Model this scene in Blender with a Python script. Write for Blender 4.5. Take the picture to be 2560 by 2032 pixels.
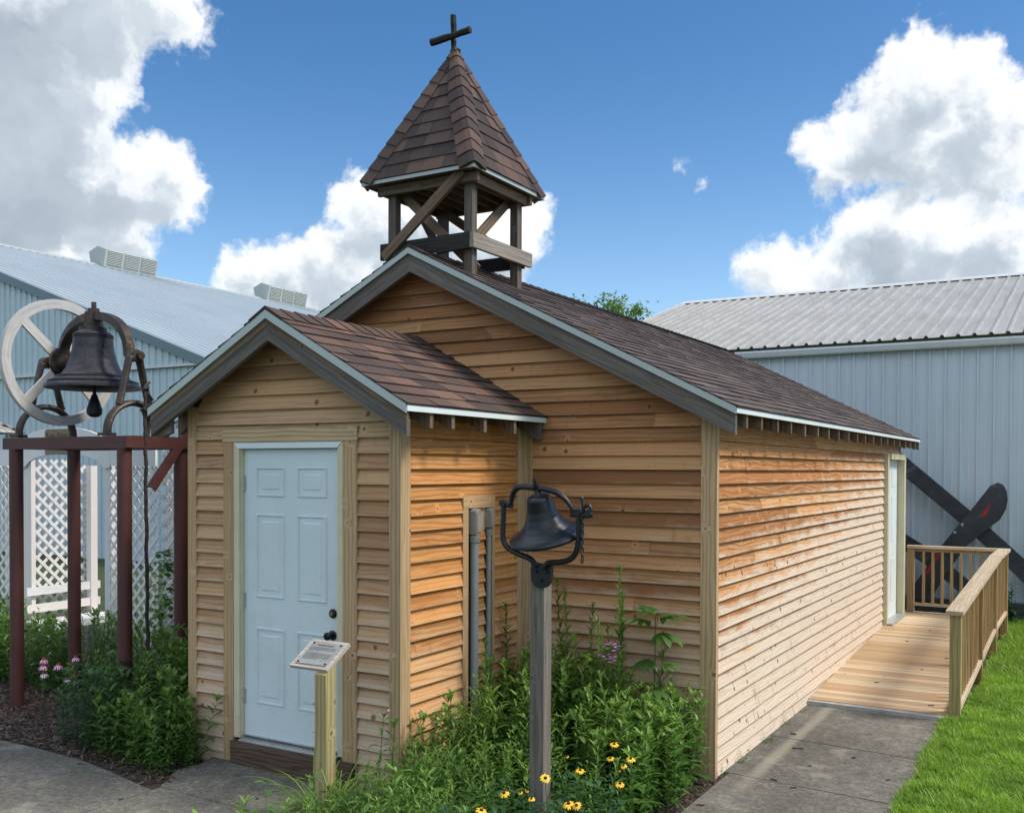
import bpy, bmesh, math, random
import numpy as np
from mathutils import Vector, Matrix
random.seed(7); rng = np.random.default_rng(7)
S = bpy.context.scene
for o in list(bpy.data.objects): bpy.data.objects.remove(o)
COL = S.collection
R = math.radians

# ------------------------------------------------------------------ camera
cam_data = bpy.data.cameras.new('camera')
cam = bpy.data.objects.new('camera', cam_data); COL.objects.link(cam)
cR = Vector((0.865172, 0.501463, 0.003402)); cU = Vector((-0.010782, 0.011819, 0.999872)); cF = Vector((-0.501359, 0.865098, -0.015633))
m = Matrix((cR, cU, -cF)).transposed().to_4x4(); m.translation = Vector((3.8299, -5.0148, 2.1383))
cam.matrix_world = m
cam_data.sensor_fit = 'HORIZONTAL'; cam_data.sensor_width = 36.0
cam_data.lens = 2464.28 / 2560 * 36.0
cam_data.shift_x = (1280 - 1316.19) / 2560; cam_data.shift_y = (1210.82 - 1016) / 2560
cam_data.clip_start = .05; cam_data.clip_end = 3000
S.camera = cam
S.render.resolution_x = 1024; S.render.resolution_y = 812
S.view_settings.view_transform = 'Standard'; S.view_settings.look = 'None'
S.view_settings.gamma = 1; S.view_settings.exposure = 0.6
S.cycles.max_bounces = 8; S.cycles.use_denoising = True

# ------------------------------------------------------------------ node helpers
class NT:
    def __init__(s, nt): s.nt = nt; s.n = nt.nodes; s.l = nt.links
    def node(s, t, **k):
        n = s.n.new(t)
        for a, b in k.items(): setattr(n, a, b)
        return n
    def put(s, sock, v):
        if isinstance(v, bpy.types.NodeSocket): s.l.new(v, sock)
        else: sock.default_value = v
    def math(s, op, a, b=0.0, c=0.0, clamp=False):
        n = s.node('ShaderNodeMath', operation=op, use_clamp=clamp)
        s.put(n.inputs[0], a); s.put(n.inputs[1], b); s.put(n.inputs[2], c); return n.outputs[0]
    def vmath(s, op, a, b=(0, 0, 0), out=0):
        n = s.node('ShaderNodeVectorMath', operation=op)
        s.put(n.inputs[0], a)
        if op == 'SCALE': s.put(n.inputs[3], b)
        else: s.put(n.inputs[1], b)
        return n.outputs[out]
    def dist(s, a, b): return s.vmath('DISTANCE', a, b, 1)
    def noise(s, vec, scale, detail=3, rough=.5, dist=0.0, col=False, dims='3D'):
        n = s.node('ShaderNodeTexNoise', noise_dimensions=dims)
        s.put(n.inputs['Vector'], vec); s.put(n.inputs['Scale'], scale); s.put(n.inputs['Detail'], detail)
        s.put(n.inputs['Roughness'], rough); s.put(n.inputs['Distortion'], dist)
        return n.outputs['Color' if col else 'Fac']
    def comb(s, x, y, z=0.0):
        n = s.node('ShaderNodeCombineXYZ'); s.put(n.inputs[0], x); s.put(n.inputs[1], y); s.put(n.inputs[2], z); return n.outputs[0]
    def sep(s, v):
        n = s.node('ShaderNodeSeparateXYZ'); s.put(n.inputs[0], v); return n.outputs
    def sepc(s, v):
        n = s.node('ShaderNodeSeparateColor'); s.put(n.inputs[0], v); return n.outputs
    def mix(s, f, a, b, mode='MIX'):
        n = s.node('ShaderNodeMix', data_type='RGBA', blend_type=mode, clamp_factor=True)
        s.put(n.inputs[0], f)
        s.put(n.inputs[6], (*a, 1) if isinstance(a, tuple) and len(a) == 3 else a)
        s.put(n.inputs[7], (*b, 1) if isinstance(b, tuple) and len(b) == 3 else b)
        return n.outputs[2]
    def step(s, x, lo, hi):
        n = s.node('ShaderNodeMapRange', interpolation_type='SMOOTHSTEP')
        s.put(n.inputs[0], x); s.put(n.inputs[1], lo); s.put(n.inputs[2], hi); return n.outputs[0]
    def ramp(s, f, stops):
        n = s.node('ShaderNodeValToRGB'); e = n.color_ramp.elements
        while len(e) < len(stops): e.new(.5)
        for el, (p, c) in zip(e, stops): el.position = p; el.color = (*c, 1)
        s.put(n.inputs[0], f); return n.outputs[0]
    def attr(s, name):
        n = s.node('ShaderNodeAttribute', attribute_name=name); return n
    def bump(s, h, dist=.002, strength=.5):
        n = s.node('ShaderNodeBump'); s.put(n.inputs['Height'], h); s.put(n.inputs['Distance'], dist); s.put(n.inputs['Strength'], strength)
        return n.outputs[0]

# ------------------------------------------------------------------ world (blue sky, cumulus)
SUN = Vector((math.cos(R(20)) * math.cos(R(50)), math.sin(R(20)) * math.cos(R(50)), math.sin(R(50))))
world = bpy.data.worlds.new('World'); S.world = world; world.use_nodes = True
w = NT(world.node_tree); w.n.clear()
sky = w.node('ShaderNodeTexSky', sky_type='NISHITA', sun_disc=False, sun_elevation=R(50), sun_rotation=R(70), altitude=200, air_density=1.0, dust_density=.5, ozone_density=2.2)
tc = w.node('ShaderNodeTexCoord'); dvec = tc.outputs['Generated']
n1 = w.noise(dvec, 9, 6, .58, col=True)
n2 = w.noise(dvec, 38, 5, .62, col=True)
dw = w.vmath('ADD', dvec, w.vmath('SCALE', w.vmath('SUBTRACT', n1, (.5, .5, .5)), .075))
dw = w.vmath('ADD', dw, w.vmath('SCALE', w.vmath('SUBTRACT', n2, (.5, .5, .5)), .03))
BL = [(-0.776,0.508,0.374,0.063),(-0.741,0.545,0.393,0.06),(-0.709,0.583,0.397,0.043),(-0.797,0.521,0.307,0.077),(-0.762,0.556,0.332,0.039),(-0.806,0.536,0.251,0.079),(-0.773,0.583,0.25,0.053),(-0.747,0.613,0.256,0.039),(-0.726,0.638,0.257,0.015),(-0.82,0.535,0.203,0.063),(-0.78,0.588,0.213,0.039),(-0.701,0.691,0.176,0.039),(-0.675,0.716,0.177,0.046),(-0.646,0.737,0.197,0.046),(-0.616,0.751,0.237,0.041),(-0.625,0.737,0.256,0.019),(-0.711,0.676,0.192,0.02),(-0.59,0.777,0.217,0.051),(-0.488,0.841,0.234,0.027),(-0.509,0.831,0.223,0.037),(-0.596,0.785,0.172,0.056),(-0.554,0.798,0.236,0.042),(-0.535,0.821,0.201,0.056),(-0.142,0.931,0.336,0.046),(-0.151,0.92,0.363,0.02),(-0.108,0.935,0.339,0.033),(-0.097,0.948,0.304,0.05),(-0.064,0.947,0.314,0.02),(-0.175,0.937,0.301,0.047),(-0.228,0.926,0.302,0.02),(-0.212,0.935,0.285,0.033),(-0.137,0.951,0.284,0.039),(-0.068,0.96,0.275,0.036),(-0.28,0.941,0.188,0.028),(-0.26,0.949,0.178,0.03),(-0.203,0.955,0.218,0.031),(-0.158,0.964,0.215,0.048),(-0.115,0.971,0.211,0.047),(-0.076,0.976,0.204,0.047),(-0.221,0.958,0.185,0.041),(-0.135,0.976,0.171,0.066),(-0.095,0.968,0.234,0.019),(-0.345,0.894,0.284,0.004),(-0.331,0.905,0.266,0.000)]
def blobs(vec):
    acc = None
    for x, y, z, r_ in BL:
        d = w.dist(vec, (x, y, z))
        v = w.math('MULTIPLY_ADD', d, -1.0, r_)            # r - distance, in radians
        acc = v if acc is None else w.math('SMOOTH_MAX', acc, v, .012)
    return acc
acc = blobs(dw); accu = blobs(w.vmath('ADD', dw, (.010, 0, .022)))
n3 = w.noise(dvec, 22, 8, .62)
n4 = w.noise(dw, 90, 4, .6)
den = w.math('ADD', acc, w.math('MULTIPLY', w.math('SUBTRACT', n3, .5), .05))
den = w.math('ADD', den, w.math('MULTIPLY', w.math('SUBTRACT', n4, .5), .012))
alpha = w.step(den, -.007, .010)
# shade: thick parts are grey underneath, rims and sunward tops are white
n5 = w.noise(dw, 11, 3, .5); n6 = w.noise(dw, 34, 4, .55)
thick = w.math('ADD', w.math('MULTIPLY', w.step(w.math('ADD', accu, w.math('MULTIPLY', w.math('SUBTRACT', n6, .5), .05)), -.012, .040), .72), w.math('MULTIPLY', w.math('SUBTRACT', n5, .5), .9))
ccol = w.ramp(thick, [(0.0, (6.1, 6.2, 6.3)), (.30, (5.1, 5.35, 5.6)), (.58, (3.4, 3.85, 4.3)), (.95, (2.05, 2.5, 2.95))])
# unseen bright cloud banks added behind the viewer as soft fill light
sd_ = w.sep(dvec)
fill_bank = w.noise(dvec, 1.6, 5, .6)
fill_mask = w.math('MULTIPLY', w.step(fill_bank, .40, .54), w.step(w.math('ADD', sd_[1], w.math('MULTIPLY', sd_[2], -.45)), .12, -.22))
fill_mask = w.math('MULTIPLY', fill_mask, w.math('MULTIPLY_ADD', w.step(sd_[2], .18, .55), .94, .06))
hs = w.node('ShaderNodeHueSaturation'); hz = w.step(w.sep(dvec)[2], .42, .10); w.put(hs.inputs['Saturation'], w.math('MULTIPLY_ADD', hz, -.12, 1.28)); w.put(hs.inputs['Value'], w.math('MULTIPLY_ADD', hz, .18, .81)); w.put(hs.inputs['Color'], sky.outputs[0])
skyc = w.mix(fill_mask, w.mix(alpha, hs.outputs[0], ccol), (8.6, 9.2, 9.9))
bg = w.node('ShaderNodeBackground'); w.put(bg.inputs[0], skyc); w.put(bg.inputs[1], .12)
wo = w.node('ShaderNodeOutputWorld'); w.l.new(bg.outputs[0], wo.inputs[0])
world.cycles.sampling_method = 'MANUAL'; world.cycles.sample_map_resolution = 1024

sl = bpy.data.lights.new('sun', 'SUN'); sl.energy = 2.6; sl.angle = R(16); sl.color = (1, .93, .82)
so = bpy.data.objects.new('sun', sl); COL.objects.link(so)
so.rotation_euler = SUN.to_track_quat('Z', 'Y').to_euler(); so.location = (8, -4, 12)

# ------------------------------------------------------------------ materials
def newmat(name):
    mt = bpy.data.materials.new(name); mt.use_nodes = True
    t = NT(mt.node_tree); bs = t.n['Principled BSDF']; return mt, t, bs

def wood(name, dark, light, knot=.35, weather=None, grey=0.0, greyc=(.30, .29, .27), ring=1.0, rough=.75, vary=.5, board_bleach=0.0, bleachc=(.62, .52, .43), spec=.2, ringamt=.38, smear=0.0):
    mt, t, bs = newmat(name)
    uv = t.node('ShaderNodeUVMap', uv_map='UVMap').outputs[0]
    bd = t.sepc(t.attr('bd').outputs['Color'])
    s_ = t.sep(uv); u, v = s_[0], s_[1]
    p2 = t.comb(u, v)
    vo = t.node('ShaderNodeTexVoronoi', voronoi_dimensions='2D', feature='F1'); t.put(vo.inputs['Vector'], p2); t.put(vo.inputs['Scale'], 5.0)
    kd = vo.outputs['Distance']; kr = t.sepc(vo.outputs['Color'])[0]
    act = t.math('GREATER_THAN', kr, 1 - knot)
    ksz = t.math('MULTIPLY_ADD', t.math('POWER', t.sepc(vo.outputs['Color'])[1], 2.0), .12, .025)
    infl = t.math('MULTIPLY', act, t.math('SUBTRACT', 1.0, t.step(kd, 0.0, .24)))
    knotm = t.math('MULTIPLY', act, t.math('SUBTRACT', 1.0, t.step(kd, t.math('MULTIPLY', ksz, .35), ksz)))
    warp = t.noise(t.comb(t.math('MULTIPLY', u, 1.3), t.math('MULTIPLY', v, 9.0)), 1.0, 3, .5)
    ph = t.math('ADD', t.math('MULTIPLY', v, 190.0), t.math('ADD', t.math('MULTIPLY', warp, 34.0 * ring), t.math('MULTIPLY', infl, 9.0)))
    rings = t.math('POWER', t.math('MULTIPLY_ADD', t.math('SINE', ph), .5, .5), 2.5)
    streak = t.noise(t.comb(t.math('MULTIPLY', u, 2.0), t.math('MULTIPLY', v, 130.0)), 1.0, 4, .6)
    blot = t.noise(t.comb(t.math('MULTIPLY', u, 1.6), t.math('MULTIPLY', v, 5.0)), 1.0, 3, .6)
    g = t.math('ADD', t.math('MULTIPLY', rings, ringamt), t.math('MULTIPLY', t.math('ADD', streak, blot), .42))
    g = t.math('ADD', g, t.math('MULTIPLY', t.math('SUBTRACT', bd[0], .5), vary))
    g = t.math('SUBTRACT', g, t.math('MULTIPLY', infl, .25), clamp=True)
    # g high = dark grain
    col = t.mix(t.step(g, .15, .85), light, dark)
    col = t.mix(t.math('MULTIPLY', bd[1], .35), col, (min(1, light[0] * 1.05), light[1] * .8, light[2] * .62))
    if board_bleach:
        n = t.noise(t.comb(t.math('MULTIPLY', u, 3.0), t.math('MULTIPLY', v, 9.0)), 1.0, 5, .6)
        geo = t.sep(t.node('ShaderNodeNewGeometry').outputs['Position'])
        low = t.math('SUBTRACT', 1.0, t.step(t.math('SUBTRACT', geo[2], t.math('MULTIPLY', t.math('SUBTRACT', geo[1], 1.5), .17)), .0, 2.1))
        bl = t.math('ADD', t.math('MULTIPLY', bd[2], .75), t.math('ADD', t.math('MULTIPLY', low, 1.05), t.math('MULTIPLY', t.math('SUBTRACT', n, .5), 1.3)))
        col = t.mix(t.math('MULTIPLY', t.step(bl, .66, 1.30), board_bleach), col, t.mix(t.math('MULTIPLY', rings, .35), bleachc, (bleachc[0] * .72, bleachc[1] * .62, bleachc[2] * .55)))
    if smear:
        sm = t.noise(t.comb(t.math('MULTIPLY', u, 17.0), t.math('MULTIPLY', v, 4.0)), 1.0, 3, .6); sm2 = t.noise(t.comb(t.math('MULTIPLY', u, 2.0), t.math('MULTIPLY', v, 7.0)), 1.0, 2, .5)
        col = t.mix(t.math('MULTIPLY', t.math('MULTIPLY', t.step(sm, .57, .70), t.step(sm2, .42, .58)), smear), col, (dark[0] * .9, dark[1] * .8, dark[2] * .8))
    col = t.mix(t.math('MULTIPLY', knotm, .85), col, (dark[0] * .5, dark[1] * .36, dark[2] * .3))
    if grey:
        n = t.noise(t.comb(t.math('MULTIPLY', u, 1.0), t.math('MULTIPLY', v, 30.0)), 1.0, 5, .65)
        gc = t.mix(t.step(n, .35, .65), (greyc[0] * .45, greyc[1] * .45, greyc[2] * .45), greyc)
        nb = t.noise(t.comb(t.math('MULTIPLY', u, 2.5), t.math('MULTIPLY', v, 6.0)), 1.0, 4, .6)
        col = t.mix(t.math('ADD', t.math('MULTIPLY', t.math('SUBTRACT', nb, .5), .9), grey, clamp=True), col, gc)
    fine = t.noise(t.comb(t.math('MULTIPLY', u, 12.0), t.math('MULTIPLY', v, 320.0)), 1.0, 2, .6)
    col = t.mix(.25, col, t.mix(fine, (0.35, .33, .30), (1, 1, 1)), 'MULTIPLY')
    t.put(bs.inputs['Base Color'], col); t.put(bs.inputs['Roughness'], rough); t.put(bs.inputs['Specular IOR Level'], spec)
    hgt = t.math('SUBTRACT', t.math('MULTIPLY', streak, .6), t.math('MULTIPLY', g, .5))
    t.put(bs.inputs['Normal'], t.bump(hgt, .0025, .6))
    return mt

def plain(name, col, rough=.5, metal=0.0, var=.15, scale=6.0, spec=.5, bump=0.0, spots=None, spotc=(.2, .1, .05), spot_scale=30.0):
    mt, t, bs = newmat(name)
    pos = t.node('ShaderNodeTexCoord').outputs['Object']
    n = t.noise(pos, scale, 5, .6); n2_ = t.noise(pos, scale * 9, 3, .6)
    f = t.math('ADD', t.math('MULTIPLY', n, .7), t.math('MULTIPLY', n2_, .3))
    c = t.mix(t.step(f, .3, .7), tuple(x * (1 - var) for x in col), tuple(min(1, x * (1 + var)) for x in col))
    if spots:
        sn = t.noise(pos, spot_scale, 6, .7)
        c = t.mix(t.step(sn, 1 - spots, 1 - spots + .06), c, spotc)
    t.put(bs.inputs['Base Color'], c); t.put(bs.inputs['Metallic'], metal); t.put(bs.inputs['Specular IOR Level'], spec)
    t.put(bs.inputs['Roughness'], t.math('MULTIPLY_ADD', t.math('SUBTRACT', f, .5), .3, rough, clamp=True))
    if bump: t.put(bs.inputs['Normal'], t.bump(t.math('ADD', n, n2_), bump, .6))
    return mt

M = {}
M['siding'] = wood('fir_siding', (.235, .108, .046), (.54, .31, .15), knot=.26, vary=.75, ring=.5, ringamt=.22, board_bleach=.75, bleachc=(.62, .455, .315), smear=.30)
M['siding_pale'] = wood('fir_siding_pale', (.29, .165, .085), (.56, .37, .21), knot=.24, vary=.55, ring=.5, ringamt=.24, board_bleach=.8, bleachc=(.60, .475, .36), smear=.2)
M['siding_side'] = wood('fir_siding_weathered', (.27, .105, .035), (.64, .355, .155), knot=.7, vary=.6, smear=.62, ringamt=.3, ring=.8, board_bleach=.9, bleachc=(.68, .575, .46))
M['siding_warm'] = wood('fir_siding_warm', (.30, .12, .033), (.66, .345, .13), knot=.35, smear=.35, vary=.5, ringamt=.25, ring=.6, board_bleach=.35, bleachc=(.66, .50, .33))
M['trim'] = wood('pine_trim', (.34, .23, .125), (.60, .455, .275), knot=.42, vary=.35, ring=.5)
M['treated'] = wood('treated_pine', (.26, .215, .095), (.48, .41, .21), knot=.3, vary=.2, ring=.5)
M['deckwood'] = wood('deck_pine', (.43, .29, .15), (.71, .57, .385), knot=.25, vary=1.0, ring=.5, grey=.12, greyc=(.66, .56, .46))
M['railwood'] = wood('rail_pine', (.22, .14, .06), (.48, .35, .18), knot=.2, vary=.35, ring=.5)
M['railtop'] = wood('rail_cap_pine', (.42, .32, .20), (.68, .58, .43), knot=.15, vary=.2, ring=1.0, grey=.2, greyc=(.6, .52, .42))
M['barnwood'] = wood('grey_barn_wood', (.05, .042, .036), (.16, .14, .12), knot=.15, vary=.3, grey=.50, greyc=(.21, .20, .185))
M['oldpost'] = wood('grey_post_wood', (.055, .045, .034), (.25, .21, .155), knot=.25, vary=.25, grey=.42, greyc=(.27, .27, .255))
M['brown_old'] = wood('old_brown_wood', (.06, .04, .025), (.22, .15, .095), knot=.25, vary=.4, grey=.25, greyc=(.24, .22, .19))
M['tower_wood'] = wood('tower_wood', (.05, .036, .026), (.17, .125, .09), knot=.15, vary=.3, grey=.4, greyc=(.17, .165, .16))
M['rail_grey'] = wood('worn_rail_wood', (.10, .08, .06), (.34, .28, .22), knot=.1, vary=.3, grey=.5, greyc=(.36, .35, .33))
M['black_wood'] = wood('charred_wood', (.008, .008, .007), (.035, .032, .028), knot=.1, vary=.3, grey=.3, greyc=(.06, .06, .058))
M['stepwood'] = wood('brown_step_wood', (.065, .042, .03), (.18, .125, .092), knot=.1, vary=.2)
M['shake'] = wood('weathered_shakes', (.20, .19, .18), (.48, .46, .43), knot=0.0, vary=.8, grey=.5, greyc=(.50, .49, .47))
M['wheel_wood'] = wood('chipped_shaded_white_wood', (.42, .435, .44), (.62, .64, .65), knot=0.0, vary=.3, rough=.65, ringamt=.25, grey=.12, greyc=(.25, .24, .22))  # white wood greyed to hold the wheel's shaded side in its colour, plus chips
M['white_wood'] = wood('white_painted_wood', (.62, .64, .65), (.82, .84, .85), knot=0.0, vary=.1, grey=.0, rough=.6, ringamt=.1)
M['shake_pale'] = wood('pale_sign_wood', (.34, .27, .20), (.60, .55, .48), knot=.1, vary=.2, grey=.3, greyc=(.55, .54, .52))
M['black_floor'] = plain('dark_underside', (.03, .025, .02), .9)
M['drip'] = plain('pale_metal_edge', (.40, .44, .41), .35, .1, .05)
M['door'] = plain('white_door_paint', (.56, .645, .66), .42, 0, .06, 2, spots=.27, spotc=(.44, .50, .50), spot_scale=9)
M['casing'] = plain('cream_casing', (.55, .50, .335), .5, 0, .08)
M['casing_white'] = plain('white_casing', (.66, .72, .72), .45, 0, .04)
M['sill'] = plain('aluminium_sill', (.45, .47, .46), .4, .6, .1)
M['steel'] = plain('hinge_steel', (.45, .46, .45), .35, .7, .1)
M['rubber'] = plain('dark_gasket', (.03, .03, .035), .7)
M['lock'] = plain('dark_bronze', (.03, .028, .025), .25, .8, .2)
M['brass'] = plain('aged_brass', (.30, .27, .10), .3, .8, .15)
M['pvc'] = plain('grey_conduit', (.20, .22, .225), .45, 0, .08, 4)
M['fitting'] = plain('grey_fitting', (.30, .295, .28), .4, .2, .1, 10)
M['red_steel'] = plain('red_oxide_steel', (.075, .022, .018), .6, 0, .22, 4, bump=.001, spots=.33, spotc=(.02, .012, .012))
M['iron'] = plain('black_painted_iron', (.008, .009, .011), .42, .1, .4, 12, bump=.002)
M['bell_black'] = plain('black_bell_paint', (.010, .012, .016), .36, .25, .35, 5, bump=.001, spots=.30, spotc=(.14, .13, .11), spot_scale=22)
M['rust'] = plain('rusty_iron', (.055, .040, .032), .5, .5, .5, 7, bump=.004, spots=.42, spotc=(.13, .085, .055), spot_scale=14)
M['bronze'] = plain('patinated_bell', (.045, .042, .046), .46, .55, .55, 3.5, bump=.002, spots=.36, spotc=(.17, .12, .085), spot_scale=9)
M['rope'] = plain('dark_rope', (.035, .028, .026), .9, 0, .5, 60)
M['plate'] = plain('engraved_plate', (.42, .42, .41), .3, .5, .08)
M['ink'] = plain('engraved_ink', (.10, .10, .10), .6)
M['signwood'] = plain('brown_sign_board', (.20, .155, .10), .7, 0, .15, 5)
M['screw'] = plain('screw_dark', (.16, .17, .18), .5, .5)

def shingle_mat2():
    mt = M['shingle'].copy(); mt.name = 'greyed_asphalt_shingles'
    for n_ in mt.node_tree.nodes:
        if n_.type == 'VALTORGB':
            for e_, c_ in zip(n_.color_ramp.elements, ((.040, .033, .032), (.085, .066, .060), (.125, .094, .082), (.17, .125, .105))): e_.color = (*c_, 1)
    return mt
def barnmetal(name, col, streak=.1, dirt=(.3, .3, .3), dirtamt=.0, fine=9.0):
    mt, t, bs = newmat(name)
    pos = t.node('ShaderNodeNewGeometry').outputs['Position']
    sp = t.sep(pos)
    n = t.noise(pos, .7, 5, .6); st = t.noise(t.comb(t.math('MULTIPLY', sp[0], fine), t.math('MULTIPLY', sp[1], fine), t.math('MULTIPLY', sp[2], .5)), 1.0, 4, .6)
    c = t.mix(t.step(t.math('ADD', t.math('MULTIPLY', n, .5), t.math('MULTIPLY', st, .5)), .35, .65), tuple(x * (1 - streak) for x in col), col)
    if dirtamt:
        uv = t.sep(t.node('ShaderNodeUVMap', uv_map='UVMap').outputs[0])
        dn = t.noise(t.comb(t.math('MULTIPLY', uv[0], 6.0), t.math('MULTIPLY', uv[1], 1.2)), 1.0, 7, .72)
        dn2 = t.noise(t.comb(t.math('MULTIPLY', uv[0], 26.0), t.math('MULTIPLY', uv[1], 7.0)), 1.0, 5, .7)
        dn = t.math('ADD', t.math('MULTIPLY', dn, .6), t.math('MULTIPLY', dn2, .4))
        c = t.mix(t.math('MULTIPLY', t.step(dn, .42, .62), dirtamt), c, dirt)
    t.put(bs.inputs['Base Color'], c); t.put(bs.inputs['Roughness'], .42); t.put(bs.inputs['Specular IOR Level'], .4)
    return mt
M['metal_wall_right'] = barnmetal('white_wall_steel', (.56, .62, .66), .08)
M['metal_wall_left'] = barnmetal('pale_blue_wall_steel', (.50, .60, .64), .10)
M['metal_roof_left'] = barnmetal('pale_roof_steel', (.42, .48, .52), .10, fine=.6)
M['metal_roof_right'] = barnmetal('weathered_roof_steel', (.43, .415, .375), .12, (.23, .215, .185), .55, fine=.6)
M['metal_trim_left'] = barnmetal('slate_trim', (.14, .20, .22), .1)
M['metal_trim'] = barnmetal('white_gutter', (.60, .62, .62), .1)
M['vent'] = barnmetal('grey_vent', (.42, .45, .42), .1)

def shingle_mat():
    mt, t, bs = newmat('brown_asphalt_shingles')
    bd = t.sepc(t.attr('bd').outputs['Color'])
    pos = t.node('ShaderNodeTexCoord').outputs['Object']
    base = t.ramp(bd[0], [(0.0, (.040, .030, .028)), (.35, (.082, .054, .045)), (.7, (.135, .080, .060)), (1.0, (.19, .11, .075))])
    gr = t.noise(pos, 330, 2, .7); gr2 = t.noise(pos, 60, 4, .6)
    c = t.mix(.75, base, t.mix(t.step(gr, .3, .7), (.35, .33, .33), (1.35, 1.3, 1.28)), 'MULTIPLY')
    c = t.mix(t.math('MULTIPLY', t.step(gr2, .5, .75), .35), c, (.13, .10, .09))
    t.put(bs.inputs['Base Color'], c); t.put(bs.inputs['Roughness'], .85); t.put(bs.inputs['Specular IOR Level'], .35)
    t.put(bs.inputs['Normal'], t.bump(gr, .002, .7))
    return mt
M['shingle'] = shingle_mat(); M['shingle_grey'] = shingle_mat2()

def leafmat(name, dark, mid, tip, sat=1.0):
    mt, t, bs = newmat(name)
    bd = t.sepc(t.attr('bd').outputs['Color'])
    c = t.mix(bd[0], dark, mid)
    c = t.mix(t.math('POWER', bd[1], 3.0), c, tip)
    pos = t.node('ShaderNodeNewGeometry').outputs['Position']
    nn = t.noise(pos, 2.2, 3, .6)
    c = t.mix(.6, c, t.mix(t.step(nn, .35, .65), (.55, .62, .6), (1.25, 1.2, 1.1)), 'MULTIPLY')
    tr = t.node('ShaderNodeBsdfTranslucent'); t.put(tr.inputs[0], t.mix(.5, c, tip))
    mx = t.node('ShaderNodeMixShader'); t.put(mx.inputs[0], .33)
    t.put(bs.inputs['Base Color'], c); t.put(bs.inputs['Roughness'], .45); t.put(bs.inputs['Specular IOR Level'], .45)
    t.l.new(bs.outputs[0], mx.inputs[1]); t.l.new(tr.outputs[0], mx.inputs[2])
    t.l.new(mx.outputs[0], t.n['Material Output'].inputs[0])
    return mt
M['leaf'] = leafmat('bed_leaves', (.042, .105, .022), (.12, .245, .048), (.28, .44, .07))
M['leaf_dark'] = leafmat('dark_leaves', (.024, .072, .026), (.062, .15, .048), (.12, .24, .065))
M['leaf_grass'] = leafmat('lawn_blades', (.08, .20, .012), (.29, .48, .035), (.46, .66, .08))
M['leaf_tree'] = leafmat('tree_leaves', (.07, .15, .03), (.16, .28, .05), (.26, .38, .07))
M['stem'] = plain('green_stem', (.06, .10, .03), .6)
M['bark'] = plain('tree_bark', (.10, .08, .06), .9)
def petalmat(name, a, b):
    mt, t, bs = newmat(name)
    bd = t.sepc(t.attr('bd').outputs['Color'])
    t.put(bs.inputs['Base Color'], t.mix(bd[0], a, b)); t.put(bs.inputs['Roughness'], .5)
    return mt
M['yellow'] = petalmat('yellow_petals', (.85, .42, .01), (.92, .58, .03))
M['pink'] = petalmat('pink_petals', (.60, .22, .42), (.80, .45, .62))
M['palepink'] = petalmat('pale_pink_petals', (.75, .55, .62), (.85, .75, .75))
M['magenta'] = petalmat('phlox_petals', (.55, .16, .55), (.72, .32, .72))
M['cone_dark'] = plain('dark_flower_centre', (.02, .010, .006), .8, bump=.002)
M['cone_orange'] = plain('rusty_flower_centre', (.22, .06, .02), .8, 0, .4, 80, bump=.002)
M['mulch'] = petalmat('bark_mulch_chips', (.045, .028, .020), (.17, .115, .085))
M['blade'] = plain('black_painted_blade', (.028, .031, .037), .5, 0, .45, 4, bump=.004, spots=.40, spotc=(.095, .10, .11), spot_scale=4)
M['redpaint'] = plain('red_paint_patch', (.24, .02, .02), .5)

def concrete(name, drip=False):
    mt, t, bs = newmat(name)
    pos = t.node('ShaderNodeNewGeometry').outputs['Position']; sp = t.sep(pos)
    a = t.noise(pos, 1.3, 6, .6); b = t.noise(pos, 9, 6, .68); c_ = t.noise(pos, 70, 3, .6)
    bb = t.noise(t.comb(t.math('MULTIPLY', sp[0], 14.0), t.math('MULTIPLY', sp[1], 30.0)), 1.0, 5, .7)
    f = t.math('ADD', t.math('MULTIPLY', a, .45), t.math('ADD', t.math('MULTIPLY', b, .35), t.math('MULTIPLY', bb, .2)))
    c = t.ramp(f, [(.30, (.066, .062, .053)), (.5, (.150, .139, .118)), (.68, (.275, .255, .212))])
    c = t.mix(.7, c, t.mix(t.step(c_, .3, .7), (.62, .62, .62), (1.25, 1.25, 1.25)), 'MULTIPLY')
    c = t.mix(.6, c, t.mix(t.step(t.noise(pos, 26, 5, .7), .35, .65), (.6, .6, .6), (1.3, 1.3, 1.3)), 'MULTIPLY')
    pale = t.step(t.noise(pos, 2.6, 4, .55), .60, .66)
    c = t.mix(t.math('MULTIPLY', pale, .45), c, (.27, .25, .20))
    if drip:
        dd = t.math('ABSOLUTE', t.math('SUBTRACT', sp[0], t.math('MULTIPLY_ADD', t.noise(pos, 3, 3), .05, 1.74)))
        dm = t.math('MULTIPLY', t.math('SUBTRACT', 1.0, t.step(dd, .01, .075)), t.step(sp[1], 1.0, 2.0))
        c = t.mix(t.math('MULTIPLY', dm, .55), c, (.34, .31, .24))
    t.put(bs.inputs['Base Color'], c); t.put(bs.inputs['Roughness'], .9); t.put(bs.inputs['Specular IOR Level'], .25)
    t.put(bs.inputs['Normal'], t.bump(t.math('ADD', b, c_), .004, .6))
    return mt
M['concrete'] = concrete('old_concrete', True)
M['kerb'] = plain('pale_concrete_edge', (.34, .34, .32), .85, 0, .25, 12, bump=.004)
M['soil'] = plain('soil', (.045, .032, .022), .95, 0, .4, 8, bump=.01)
M['lawnsoil'] = plain('lawn_ground', (.035, .055, .016), .95, 0, .3, 6, bump=.01)

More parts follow.
